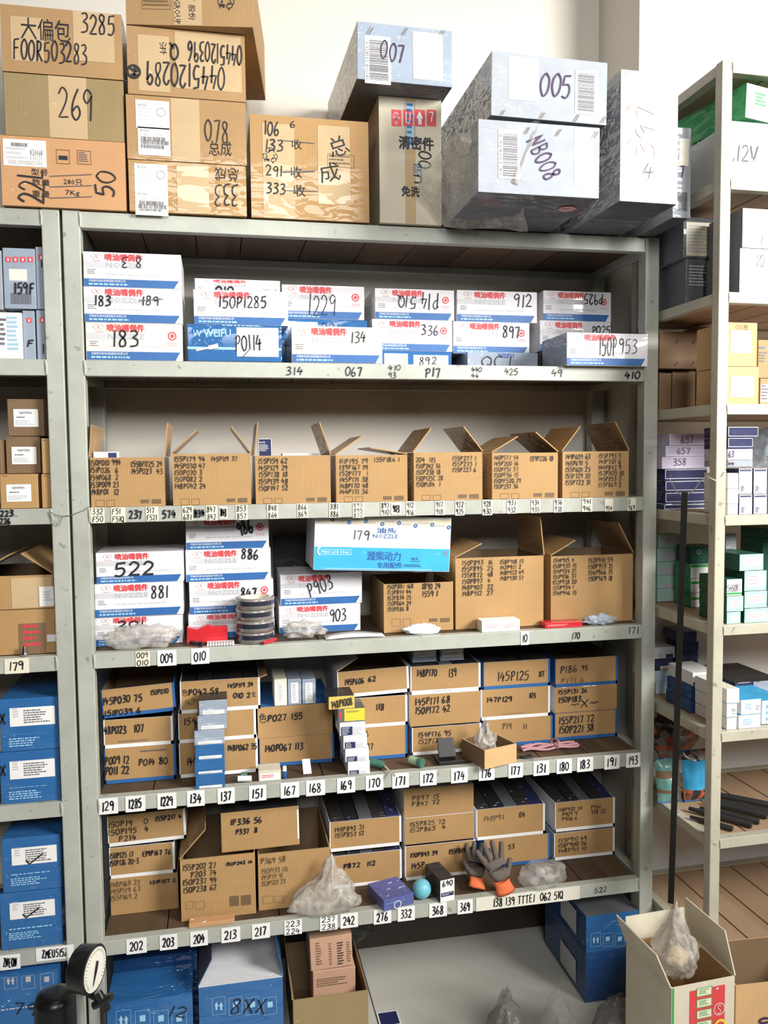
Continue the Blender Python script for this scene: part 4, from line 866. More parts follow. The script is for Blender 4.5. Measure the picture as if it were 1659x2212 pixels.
tray('tilted tray carton marked 145P030 75, topmost at the left', (217, 380, 1486, 1548), [('h', '145P030 75', (210, 1497, 310, 1520), None, 0, .003), ('h', '150P070', (328, 1488, 368, 1502), None, 0, .0022), ('h', '151P039 6', (226, 1526, 306, 1544), None, 0, .003)], on='f2', key='f3', roll=-.05, lift=.005, **BL)
tray('tray carton marked 148P062 35 in the second column', (387, 557, 1600, 1661), [('h', '148P062 35', (492, 1604, 556, 1622), None, 0, .0026), ('h', '144', (404, 1634, 424, 1654), None, 0, .003)], z0=S4, key='h1', y=.09, **W_)
tray('tray carton marked 154P in the middle of the second column', (385, 553, 1537, 1594), [('h', '154P', (396, 1548, 436, 1566), None, 0, .003)], on='h1', key='h2', **W_)
tray('tray carton marked P042 58 and 145P119 34, topmost in the second column', (389, 562, 1468, 1530), [('h', 'P042 58', (408, 1484, 474, 1502), None, 0, .003), ('h', '145P119 34', (492, 1472, 548, 1486), None, 0, .0026), ('t', '色', (394, 1488, 406, 1504), 'ink'), ('h', '010 2', (504, 1494, 542, 1508), None, 0, .003), ('t', '支', (543, 1493, 553, 1506), 'ink'), ('h', '142P0', (400, 1508, 432, 1524), 'ink_faint', 0, .002)], on='h2', key='h3', flaps=[('R', 158, .02), ('B', 60, .06)], filled=(5, ['black_board', 'dark_tray'], 'thin_box', 'thin dark box inside the P042 tray carton', 'thin boxes in the P042 tray', -.004, .004), **W_)
tray('tray carton marked 140P067 113 with blue edge', (560, 722, 1590, 1648), [('h', '140P067 113', (572, 1602, 656, 1624), None, 0, .003)], z0=S4, key='i1', y=.12, **BL)
tray('tray carton marked P027 155 with blue edge', (556, 719, 1523, 1582), [('h', 'P027 155', (578, 1538, 656, 1558), None, 0, .003), ('t', '色', (560, 1540, 576, 1562), 'ink')], on='i1', key='i2', closed=True, side='blue_board', mat='cardboard')
for k_, (a, b_, mt) in enumerate(((593, 620, 'cream_board'), (622, 651, 'grey_board'), (653, 682, 'grey_board'))):
    small('upright_box', '%s small upright box on the P027 tray carton' % ('cream', 'middle grey', 'right-hand grey')[k_], 'box', (a, b_, 1467, 1523), TOPS['i2'][1]+.0, TOPS['i2'][0]+.001, .12, mt, [('r', '', (a+7, 1474, b_-7, 1519), 'paper'), ('l', 8, (a+10, 1478, b_-10, 1516), 'print_grey')], group='upright small boxes')
tray('tray carton partly hidden, marked 37, lowest of the fourth column', (734, 880, 1571, 1634), [('h', '6', (790, 1578, 797, 1592)), ('h', '37', (792, 1604, 807, 1620))], z0=S4, key='j1', y=.11, **BL)
tray('tray carton marked 118 in the fourth column', (732, 880, 1506, 1566), [('h', '118', (812, 1518, 831, 1534), None, 0, .003)], on='j1', key='j2', **W_)
tray('tray carton marked 145P606 62, topmost of the fourth column', (730, 884, 1448, 1504), [('h', '145P606', (746, 1462, 788, 1478), None, 0, .0026), ('h', '62', (797, 1459, 814, 1472), None, 0, .0026)], on='j2', key='j3', roll=-.03, lift=.003, flaps=[('L', 30, .07)], **W_)
tray('tray carton marked 154P176 95, lowest of the fifth column', (890, 1040, 1568, 1629), [('B', ['154P176 95', '152P177 10'], (903, 1576, 976, 1610))], z0=S4, key='l1', y=.115, filled=(5, ['black_board', 'violet_board', 'grey_board'], 'thin_box', 'thin box lying in the 154P176 tray', 'thin boxes in the 154P176 tray', -.003, .001), **W_)
tray('tray carton marked 145P171 68', (885, 1037, 1497, 1555), [('B', ['145P171 68', '150P172 42'], (897, 1502, 973, 1546))], on='l1', key='l2', lift=.004, closed=True, side='white_board')
tray('tray carton marked 148P170 139 with two small boxes on it', (887, 1038, 1436, 1492), [('h', '148P170', (901, 1443, 945, 1462), None, 0, .0026), ('h', '139', (969, 1442, 987, 1462), None, 0, .0026), ('r', '', (888, 1483, 1036, 1494), 'paper', 1.2), ('t', 'THIS WAY UP', (935, 1484, 992, 1488), 'ink'), ('l', 1, (935, 1490, 990, 1492), 'print_dark')], on='l2', key='l3', filled=(5, ['black_board', 'dark_tray', 'dark_grey_board'], 'thin_box', 'thin dark box lying in the 148P170 tray', 'thin boxes in the 148P170 tray', .001, .002), **W_)
small('small_box', 'small grey box on the 148P170 tray', 'box', (891, 943, 1403, 1425), TOPS['l3'][1]+.03, TOPS['l3'][0]+.0035, .1, 'grey_board', [('r', '', (895, 1406, 940, 1420), 'paper'), ('l', 3, (898, 1408, 936, 1418), 'print_palegrey')])
small('small_box', 'small cream box on the 148P170 tray', 'box', (951, 1002, 1401, 1423), TOPS['l3'][1]+.03, TOPS['l3'][0]+.0035, .1, 'grey_board', [('r', '', (955, 1403, 999, 1420), 'cream_board'), ('l', 3, (958, 1406, 994, 1417), 'print_palegrey')])
tray('tray carton marked P191, lowest of the sixth column', (1052, 1194, 1551, 1607), [('h', 'P19', (1086, 1560, 1106, 1576), 'ink_faint', 0, .0022), ('h', '11', (1130, 1562, 1140, 1574), 'ink_faint', 0, .0022)], z0=S4, key='n1', y=.13, **BL)
tray('tray carton marked 147P129 103', (1039, 1188, 1486, 1543), [('h', '147P129', (1051, 1502, 1108, 1518), None, 0, .0026), ('h', '103', (1143, 1495, 1158, 1508), None, 0, .0024), ('l', 1, (1085, 1538, 1148, 1541), 'print_dark')], on='n1', key='n2', **W_)
tray('tray carton handwritten 145P125 in large letters', (1044, 1188, 1427, 1483), [('h', '145P125', (1074, 1446, 1144, 1472), None, 0, .0024), ('h', '107', (1164, 1448, 1176, 1462), None, 0, .002)], on='n2', key='n3', filled=(5, ['dark_tray', 'black_board'], 'thin_box', 'thin dark box lying in the 145P125 tray', 'thin boxes in the 145P125 tray', .0, .002), **BL)
tray('tray carton marked 155P217 72, lowest of the right-hand column', (1198, 1339, 1537, 1592), [('B', ['155P217 72', '150P221 38'], (1207, 1542, 1284, 1588))], z0=S4, key='p1', y=.14, **BL)
tray('tray carton marked 150P183 in the right-hand column', (1197, 1341, 1481, 1532), [('h', '155P131 26', (1205, 1486, 1270, 1500), None, 0, .0024), ('h', '150P183', (1206, 1502, 1256, 1518), None, 0, .003), ('h', '~X~', (1232, 1508, 1294, 1530), None, 0, .0025)], on='p1', key='p2', closed=True, side='white_board')
tray('tray carton marked P186 95, topmost of the right-hand column', (1199, 1346, 1420, 1480), [('h', 'P186', (1210, 1436, 1248, 1454), None, 0, .0024), ('h', '95', (1256, 1436, 1270, 1448), None, 0, .0024), ('h', 'P171 6', (1212, 1462, 1264, 1476), 'ink_faint', 0, .002)], on='p2', key='p3', flaps=[('B', 75, .04)], **BL)

# ================================================================== fifth shelf
S5 = LV[5]+.0006
tray('large open carton marked 155P202 27 with its left flap up', (390, 552, 1850, 1966), [('B', ['155P202 27', '   P203 74', '150P237 94', '150P238 62'], (396, 1860, 468, 1932)), ('h', '150P242 14', (488, 1857, 546, 1870), None, 0, .0026), ('frame', '', (402, 1946, 418, 1964), 'print_brown'), ('frame', '', (424, 1946, 442, 1964), 'print_brown'), ('r', '', (496, 1934, 516, 1958), 'ink_faint'), ('r', '', (521, 1932, 542, 1956), 'ink_faint')],
  z0=S5, key='t1', y=.05, border=None, side='cardboard_plain', flaps=[('L', 48, .10)], d=.27)
tray('large carton marked P369 58 behind the white plastic bag', (558, 714, 1838, 1958), [('h', 'P369 58', (564, 1848, 618, 1866), 'ink_faint', 0, .0024), ('B', ['150P133 111', '145P19 91', '152P522 23'], (566, 1870, 622, 1916), 'ink_faint'), ('frame', '', (568, 1934, 590, 1952), 'print_brown'), ('frame', '', (594, 1934, 612, 1950), 'print_brown')], z0=S5, key='t2', y=.06, border=None, side='cardboard_plain', d=.27)
carton('support_block', 'dusty orange carton piece lying below the 155P202 carton', 'carton', (407, 507, 1970, 2003), y=.012, z0=S5, d=.03, mat='cardboard_orange', h=.012)
tray('carton marked 148P168 27, lowest at the left of the fifth shelf', (216, 385, 1893, 1958), [('B', ['148P168 27', '145P119 63', '155P169 2'], (222, 1898, 304, 1950), 'ink_faint'), ('h', '131P157 2', (324, 1896, 380, 1910), None, 0, .0026)], z0=S5, key='s1', y=.12, border=None, side='cardboard_plain', h=None)
tray('tray carton marked 150P125 17, middle of the left stack on the fifth shelf', (214, 378, 1827, 1888), [('B', ['150P125 17', '150P126 20-3'], (216, 1836, 300, 1876)), ('h', '139P167 76', (308, 1832, 370, 1850), None, 0, .0026)], on='s1', key='s2', filled=(5, ['black_board', 'dark_grey_board'], 'thin_box', 'thin dark box lying in the 150P125 tray', 'thin boxes in the 150P125 tray', -.004, .001), **W_)
tray('tray carton listing 150P19 and 150P195, topmost of the left stack, fifth shelf', (233, 402, 1757, 1821), [('B', ['150P19   0', '150P195  4', '   P214'], (234, 1766, 322, 1822)), ('h', '155P217 4', (336, 1758, 394, 1774), None, 0, .003)], on='s2', key='s3', roll=-.02, lift=.004, **W_)
carton('tray_carton', 'white-edged tray carton marked P336 56 lying across the large cartons', 'carton', (477, 647, 1749, 1811), y=.06, z0=max(TOPS['t1'][0], TOPS['t2'][0])+.003, d=.25, mat='cardboard', key='t3', sides=['cardboard', 'white_board', 'white_board', 'white_board', 'dark_tray', 'white_board'],
  items=[('r', '', (477, 1802, 647, 1812), 'paper', 1.2), ('r', '', (643, 1749, 647, 1812), 'paper', 1.2), ('h', '1P336 56', (498, 1762, 568, 1782), None, 0, .003), ('h', 'P337  8', (510, 1786, 558, 1802), None, 0, .003)], roll=-.01)
DK = ['dark_tray', 'black_board', 'dark_grey_board', 'dark_tray', 'navy_board']
tray('tray carton marked P872 112', (717, 868, 1843, 1897), [('h', 'P872  112', (742, 1858, 812, 1876), None, 0, .003)], z0=S5, key='u1', y=.13, filled=(5, DK, 'thin_box', 'thin dark box lying in the P872 tray', 'thin boxes in the P872 tray', .002, .005), **W_)
tray('tray carton marked 148P842 21 filled with long dark boxes', (712, 867, 1770, 1827), [('B', ['148P842 21', '155P857 12'], (723, 1780, 787, 1812))], on='u1', key='u2', lift=.014, filled=(5, DK, 'thin_box', 'long dark box lying in the 148P842 tray', 'long boxes in the 148P842 tray', .003, .03), **W_)
tray('tray carton marked 150P843 39, lowest of the middle stack', (875, 1027, 1822, 1890), [('h', '150P843 39', (886, 1836, 946, 1852), None, 0, .0026), ('h', '155P869 29', (970, 1828, 1020, 1844), None, 0, .0026), ('h', '145P', (888, 1860, 918, 1876), None, 0, .0026)], z0=S5, key='v1', y=.13, filled=(5, DK, 'thin_box', 'thin box lying in the 150P843 tray', 'thin boxes in the 150P843 tray', -.003, .002), **W_)
tray('tray carton marked 155P825 72 in the middle stack', (873, 1025, 1761, 1818), [('B', ['155P825 72', '152P865  4'], (885, 1768, 963, 1800))], on='v1', key='v2', lift=.005, closed=True, side='white_board')
tray('tray carton marked P897 15, topmost of the middle stack', (872, 1024, 1699, 1759), [('B', ['P897 15', 'P847 72'], (890, 1714, 950, 1744))], on='v2', key='v3', closed=True, side='white_board')
tray('blue-edged tray carton behind the gloves', (1045, 1188, 1807, 1866), [('h', '53', (1098, 1822, 1112, 1834), None, 0, .0024)], z0=S5, key='w1', y=.15, **BL)
tray('tray carton marked 148P9 104 filled with long dark boxes', (1029, 1177, 1743, 1804), [('h', '148P91', (1044, 1758, 1090, 1774), 'ink_faint', 0, .002), ('h', '104', (1121, 1752, 1134, 1766), None, 0, .002)], on='w1', key='w2', filled=(5, DK, 'thin_box', 'long dark box lying in the tray marked 104', 'long boxes in the tray marked 104', .003, .03), **W_)
tray('tray carton marked 155P910 49, lower right end of the fifth shelf', (1197, 1339, 1794, 1848), [('B', ['155P910 49', '158P900 56', '148P911 10'], (1206, 1804, 1268, 1844))], z0=S5, key='y1', y=.15, filled=(5, DK, 'thin_box', 'thin box lying in the 155P910 tray', 'thin boxes in the 155P910 tray', -.003, .002), **W_)
tray('tray carton marked 148P932 54, upper right end of the fifth shelf', (1199, 1339, 1728, 1789), [('B', ['148P932 54', '  P909 9', '  P906 6'], (1206, 1740, 1258, 1776)), ('B', ['P941', '938 22'], (1276, 1736, 1308, 1760))], on='y1', key='y2', lift=.005, filled=(5, DK, 'thin_box', 'long dark box lying in the 148P932 tray', 'long boxes in the 148P932 tray', .003, .03), **W_)


small('darkening_box', 'dark box added at the back to darken the gap between 886 and display cartons', 'box', (594, 674, 1156, 1300), .305, S3, .08, 'black_board')  # added so the gap between the stacks goes dark

# ================================================================== loose things on the shelves
def blob(name, label, cat, c, r, mat, amp=.25, freq=2.2, seed=0, peak=0.0, floor=None, sub=4, group=None, parent=None, loc0=None, lean=(0, 0)):
    """crumpled bag: a closed film skin with folds, flattened on what it lies on"""
    bm = bmesh.new(); bmesh.ops.create_icosphere(bm, subdivisions=sub, radius=1)
    fl = -r[2] if floor is None else floor-c[2]
    for v in bm.verts:
        d = v.co.copy(); o = Vector((seed*3.1, seed*1.7, seed))
        n = noise.noise(d*freq+o)*amp+abs(noise.noise(d*freq*2.3+o))*amp*.7+noise.noise(d*freq*6+o)*amp*.25
        k = 1+n
        if peak and d.z > 0: t = d.z**1.5; sx = 1-t*.72; q = Vector((d.x*sx, d.y*sx, d.z*(1+peak*t)))
        else: q = d
        v.co = Vector((q.x*r[0]*k+lean[0]*max(0, d.z), q.y*r[1]*k+lean[1]*max(0, d.z), max(q.z*r[2]*k, fl+.0008)))
    me = bpy.data.meshes.new(name); bm.to_mesh(me); bm.free(); me.materials.append(MATS[mat])
    for p in me.polygons: p.use_smooth = True
    o = bpy.data.objects.new(name, me); COL.objects.link(o); o.location = c
    if parent: o.parent = parent
    if label: tag(o, label, cat, group)
    return o
def V(px, py, y, F=F0): 
    a = F.at(px, py, y); return F.w(*a)
def VO(px, py, z, F=F0):
    a = F.on(px, py, z); return F.w(*a)
def prism(name, label, cat, pts, y, d, mat, F=F0, side=None, dz=None):
    P = [F.at(a, b_, y) for a, b_ in pts]; cx = sum(p[0] for p in P)/len(P); zb = min(p[2] for p in P)
    base = dz if dz is not None else zb
    n = len(P); b = MB(); v0 = [(p[0]-cx, 0, p[2]-zb) for p in P]; v1 = [(a, d, c) for a, _, c in v0]
    b.add(v0+v1, [tuple(range(n))], mat); b.add(v0+v1, [tuple(range(2*n-1, n-1, -1))], side or mat)
    b.add(v0+v1, [((i+1) % n, i, n+i, n+(i+1) % n) for i in range(n)], side or mat)
    return tag(b.build(name, None, F.w(cx, y, base), F.yaw, bevel=.0012), label, cat)
# third shelf
c = V(300, 1380, .036); blob('plastic_bag', 'crumpled milky plastic bag at the left end of the third shelf', 'plastic bag', (c[0]+.008, .036, S3+.028), (.082, .028, .030), 'film_milky', .35, 2.4, 3, floor=S3)
prism('pouch', 'folded red pouch in front of the second stack of cartons', 'pouch', [(404, 1392), (404, 1356), (425, 1361), (448, 1351), (458, 1355), (491, 1354), (492, 1386), (470, 1388)], .052, .022, 'red_plastic', dz=S3)
b = MB(); a = V(411, 1392, .02); e = V(436, 1387, .0); b.tube([(a[0], .04, S3+.007), (e[0]-.008, .014, S3+.007)], .005, 'black_plastic'); b.tube([(e[0]-.008, .014, S3+.008), (e[0]-.004, .008, S3+.008), (e[0]+.002, .004, S3+.008)], [.006, .0078, .006], 'black_plastic', 12)
tag(b.build('black_pen', None), 'black pen with a round end lying before the red pouch', 'pen')
x0, x1 = V(447, 1388, .01)[0], V(506, 1388, .01)[0]; nb = empty('notebook', ((x0+x1)/2, .035, S3)); b = MB(); b.box(-(x1-x0)/2, (x1-x0)/2, -.022, .012, 0, .006, 'paper'); b.build('pages', nb)
b = MB()
for k in range(9):
    xx = -(x1-x0)/2+.006+k*(x1-x0-.012)/8
    b.tube([(xx, -.024+.006*math.cos(t), .0062+.0055*math.sin(t)) for t in [math.pi*2*i/10 for i in range(11)]], .0008, 'wire', 5)
b.build('spiral_wire', nb); tag(nb, 'spiral notebook lying on the third shelf beside the tape rolls', 'notebook')
cx_ = V(550, 1340, .05)[0]
for k in range(4):
    z0 = S3+k*.0292; r = .049+(.001 if k % 2 else -.001)
    t = empty('tape_roll', (cx_+(.002 if k % 2 else 0), .052, z0))
    b = MB(); h = .0285; b.lathe([(r-.010, 0), (r, 0), (r, h*.36), (r+.0002, h*.37)], 'tape_clear', 32); b.lathe([(r, h*.36), (r, h*.78)], 'tape_black', 32); b.lathe([(r, h*.78), (r, h), (r-.010, h)], 'tape_clear', 32); b.build('tape_winding', t)
    b = MB(); b.lathe([(r-.010, 0), (r-.010, h), (r-.013, h), (r-.013, 0), (r-.010, 0)], 'cardboard_cream', 32); b.build('cardboard_core', t)
    tag(t, ('bottom', 'second', 'third', 'topmost')[k]+' roll of clear packing tape in the pile on the third shelf', 'tape roll', 'stack of tape rolls')
b = MB(); a = V(575, 1390, .0); b.tube([(a[0], .002, S3+.0055), (a[0]+.026, .03, S3+.0055)], .0048, 'red_plastic', 10); b.tube([(a[0]-.008, -.007, S3+.0055), (a[0], .002, S3+.0055)], [.0035, .0052], 'red_plastic', 10)
tag(b.build('marker_pen', None), 'red marker pen lying right of the tape rolls', 'pen')
c = V(655, 1376, .06); blob('plastic_bag', 'small yellowish clear bag below the 903 carton', 'plastic bag', (c[0], .066, S3+.020), (.050, .028, .020), 'film_milky', .5, 2.6, 8, floor=S3)
b = MB(); xa, xb = V(700, 1372, .05)[0], V(826, 1372, .05)[0]; n = 10
vs = [(xa+(xb-xa)*i/n, yy, S3+.002+.006*math.sin(i/n*3.1)*(.4+j)) for i in range(n+1) for j, yy in enumerate((.012, .058))]
b.add([(p[0], p[1], p[2]) for p in vs], [(2*i, 2*i+2, 2*i+3, 2*i+1) for i in range(n)], 'paper', True); o = b.build('paper_sheet'); sm = o.modifiers.new('t', 'SOLIDIFY'); sm.thickness = .0004
tag(o, 'curled white paper sheet before the 903 carton', 'paper')
yx = TOPS['x1'][1]; c = V(911, 1360, .03); blob('tissue', 'crumpled white tissue at the foot of the 150P881 carton', 'tissue', (c[0], .028, S3+.012), (.046, .016, .014), 'wrap_paper_white', .35, 2.0, 12, floor=S3)
small('small_box', 'small white box with red print before the 150P893 carton', 'box', (1041, 1123, 1340, 1361), .006, S3, .045, 'paper', [('l', 4, (1050, 1346, 1082, 1358), 'print_pink'), ('l', 4, (1088, 1346, 1120, 1358), 'print_pink')])
small('red_packet', 'flat red packet lying at the foot of the 154P915 carton', 'packet', (1178, 1258, 1344, 1357), .015, S3, .04, 'red_plastic', [('l', 2, (1184, 1347, 1240, 1354), 'print_pink')])
c = V(1298, 1342, .02); blob('plastic_bag', 'small clear plastic bag at the right end of the third shelf', 'plastic bag', (c[0], .028, S3+.014), (.040, .013, .014), 'film_blue', .5, 2.6, 21, floor=S3)

# fourth shelf, front
def pile(rows, y, z0, d):
    z = z0
    for nm, lab, q, mt, it, h in rows:
        fc = Face(F0, q, y, z, h=h); b = MB(); w_ = fc.w
        b.box(-w_/2, w_/2, 0, d, 0, h, mt[0], 0, mt if len(mt) == 6 else None); write(b, fc, it)
        tag(b.build(nm, None, F0.w(fc.cx, y, z), 0, bevel=.0006), lab, 'box', None); z += h+.0006
gy = ['grey_board', 'grey_board', 'black_board', 'black_board', 'black_board', 'grey_board']; bl = ['blue_board']*6
def lab_(q): return [('r', '', (q[0]+9, q[2]+6, q[1]-5, q[3]-7), 'paper'), ('l', 3, (q[0]+12, q[2]+9, q[0]+40, q[3]-10), 'print_palegrey')]
QS = [((423, 486, 1687, 1722), bl, 'lowest blue'), ((421, 486, 1656, 1686), bl, 'middle blue'), ((422, 485, 1623, 1654), bl, 'upper blue'), ((420, 485, 1591, 1620), gy, 'lower grey'), ((427, 490, 1558, 1590), gy, 'middle grey'), ((430, 491, 1525, 1556), gy, 'topmost grey')]
pile([('narrow_box', t+' narrow box in the tall pile above label 134', q, m_, [('r', '', (q[0]+8, q[2]+7, q[1]-6, q[3]-7), 'paper'), ('l', 3, (q[0]+12, q[2]+10, q[0]+42, q[3]-11), 'print_palegrey')], .0375) for q, m_, t in QS], .004, S4, .075)
NV = ['white_board']*6
def nvl(q): return [('r', '', (q[0]+3, q[2]+4, q[0]+(q[1]-q[0])*.5, q[3]-2), 'print_navy'), ('l', 4, (q[0]+27, q[2]+5, q[1]-3, q[3]-5), 'print_palegrey'), ('l', 4, (q[0]+5, q[2]+6, q[0]+22, q[3]-5), 'print_palegrey')]
Q2 = [((752, 799, 1659, 1690), NV, 'lowest'), ((746, 797, 1629, 1658), NV, 'second'), ((742, 793, 1598, 1627), NV, 'third'), ((734, 789, 1565, 1597), NV, 'fourth')]
pile([('label_box', t+' white and navy box of the pile above label 169', q, m_, nvl(q), .0352) for q, m_, t in Q2]+
     [('label_box', 'dark grey box with a yellow sticker, second from the top of that pile', (730, 789, 1530, 1562), ['dark_grey_board']*6, [('r', '', (744, 1528, 789, 1558), 'print_yellow'), ('r', '', (733, 1538, 738, 1552), 'print_red'), ('l', 4, (748, 1533, 784, 1540), 'print_dark')], .036),
      ('label_box', 'gold box with black top handwritten 148P1008 on the pile', (710, 766, 1502, 1532), ['gold_board', 'black_board', 'black_board', 'black_board', 'black_board', 'gold_board'], [('h', '148P1008', (716, 1508, 762, 1528), None, 8, .0024)], .034)], .012, S4, .085)
b = MB(); P = VO(525, 1690, S4+.008); b.tube([(P[0]-.012, .03, S4+.0085), (P[0]+.022, .024, S4+.0085)], .0075, 'paper', 12); b.tube([(P[0]-.004, .045, S4+.012), (P[0]+.012, .045, S4+.012)], .007, 'green_plastic', 10)
tag(b.build('glue_bottle'), 'small white bottle lying beside a green cap above label 151', 'bottle')
small('card_box', 'small flat white card box with red print above label 151', 'box', (559, 607, 1664, 1691), .02, S4, .05, 'cardboard_cream', [('r', '', (562, 1668, 604, 1687), 'paper'), ('l', 2, (566, 1672, 600, 1682), 'print_red')])
b = MB(); P = V(615, 1680, .03); b.lathe([(0, 0), (.006, 0), (.006, .020)], 'print_blue', 12); b.lathe([(.006, .020), (.005, .021), (.005, .032), (0, .032)], 'paper', 12); tag(b.build('glue_stick', None, (P[0], .03, S4)), 'small blue stick tube standing above label 167', 'glue stick')
b = MB(); xa = V(664, 1668, .05)[0]; b.slab([(-.011, 0, 0), (.011, 0, 0), (.008, .014, .036), (-.013, .014, .036)], .0005, 'paper'); tag(b.build('paper_strip', None, (xa, .045, S4)), 'white paper strip leaning on the 140P067 tray', 'paper')
P = VO(815, 1650, S4+.012); sd = empty('screwdriver', (P[0], P[1], S4), 0)
b = MB(); b.tube([(-.018, .02, .0125), (-.01, .012, .0125), (.012, -.008, .0115), (.016, -.012, .011)], [.009, .011, .010, .007], 'green_plastic', 8); b.build('handle', sd)
tipx = V(851, 1682, -.02)[0]-P[0]; b = MB(); b.tube([(.016, -.012, .011), (tipx, -.03-P[1], .004)], .003, 'chrome', 8); b.build('shaft', sd); tag(sd, 'screwdriver with dark green handle pointing over the edge at label 171', 'screwdriver')
P = VO(900, 1650, S4+.01); b = MB(); b.tube([(-.012, .022, .0145), (.006, 0, .0145)], .0115, 'pale_green', 12); b.tube([(.006, 0, .0145), (.014, -.010, .0145)], [.0135, .0125], 'green_plastic', 12); tag(b.build('small_bottle', None, (P[0], P[1], S4)), 'pale green bottle lying above label 172', 'bottle')
P = V(966, 1640, .05); g = empty('digital_gauge', (P[0], .055, S4)); b = MB(); b.box(-.03, .044, -.03, .03, 0, .010, 'black_plastic'); b.build('base_plate', g, bevel=.002)
b = MB(); b.slab([(-.024, .0, .0106), (.024, .0, .0106), (.022, .022, .056), (-.022, .022, .056)], .012, 'black_plastic'); b.build('gauge_body', g, bevel=.002)
b = MB(); b.slab([(-.015, .0052, .024), (.015, .0052, .024), (.014, .0125, .040), (-.014, .0125, .040)], -.0008, 'print_grey'); b.build('display', g, loc=(0, -.0022, 0)); tag(g, 'black digital gauge with a small display above label 174', 'gauge')
oc = open_carton('parts_carton', 'small open kraft carton turned at an angle, jutting over label 176', 'carton', (1041, 1122, 1608, 1661), y=-.012, z0=S4, d=.108, yaw=.30, mat='cardboard_peach', side='cardboard_dim', h=.052, border=None)
P = V(1052, 1590, .04); blob('plastic_bag', 'knotted milky plastic bag sitting in the small open carton', 'plastic bag', (P[0]-.002, .05, S4+.052), (.030, .026, .030), 'film_milky', .35, 2.6, 31, peak=.9, floor=S4+.006)
b = MB(); P = VO(1138, 1634, S4+.004); b.tube([(.016*math.cos(t), .010*math.sin(t), .003) for t in [i*.45 for i in range(15)]], .0028, 'rubber', 6); tag(b.build('rubber_ring', None, (P[0], max(.03, P[1]), S4)), 'black rubber ring lying right of the small open carton', 'ring')
b = MB(); xa, xb = V(1125, 1615, .08)[0], V(1244, 1612, .08)[0]
for k in range(5):
    ph = k*1.3; b.tube([(xa+(xb-xa)*t/14, .065+k*.008+.004*math.sin(t*.7+ph), S4+.0075+.004*(k % 2)+.002*math.sin(t*.9+ph)) for t in range(15)], .0038, 'rope_pink', 7)
xk = xa+(xb-xa)*.62; b.tube([(xk+.006*math.sin(t), .08+.025*math.cos(t), S4+.0148+.010*math.sin(t)) for t in [i*.5 for i in range(14)]], .0036, 'rope_pink', 7)
b.tube([(xb-.004, .066, S4+.006), (xb+.006, .075, S4+.006), (xb+.004, .09, S4+.006), (xb-.006, .096, S4+.006)], .0038, 'rope_pink', 7)
tag(b.build('rope_bundle'), 'bundle of pink and white cord lying above label 131', 'rope')

# fifth shelf, front
P = V(705, 1940, .02); blob('plastic_bag', 'large milky plastic bag slumped in front of the P369 carton', 'plastic bag', (P[0]-.002, .018, S5+.040), (.088, .034, .050), 'film_milky', .32, 2.0, 5, peak=1.1, floor=S5, lean=(.018, 0))
carton('dusty_box', 'flat dusty violet box at the front beside the blue ball', 'box', (826, 897, 1937, 1963), y=-.004, z0=S5, d=.10, mat='violet_board', yaw=.26, h=.030, jit=0, bev=.0008, items=[('o', '', (850, 1946, 866, 1960), 'print_palegrey', 0, .003), ('l', 2, (832, 1942, 890, 1950), 'print_sky')])
c = V(911, 1920, .03); b = MB(); R_ = .0262
b.lathe([(R_*math.sin(math.pi*i/20), -R_*math.cos(math.pi*i/20)) for i in range(21)], 'cyan_plastic', 32); tag(b.build('ball', None, (c[0], .030, S5+R_)), 'light blue ball resting at the front of the fifth shelf', 'ball')
carton('upright_box', 'upright black and white box handwritten 640 beside the blue ball', 'box', (950, 983, 1890, 1940), y=-.002, z0=S5, d=.10, mat='paper', yaw=.18, h=.062, jit=0, bev=.0008, sides=['paper', 'black_board', 'black_board', 'black_board', 'black_board', 'black_board'],
  items=[('h', '640', (955, 1898, 979, 1914), None, 0, .002), ('r', '', (952, 1925, 981, 1937), 'print_navy'), ('l', 3, (954, 1927, 979, 1935), 'print_palegrey')])
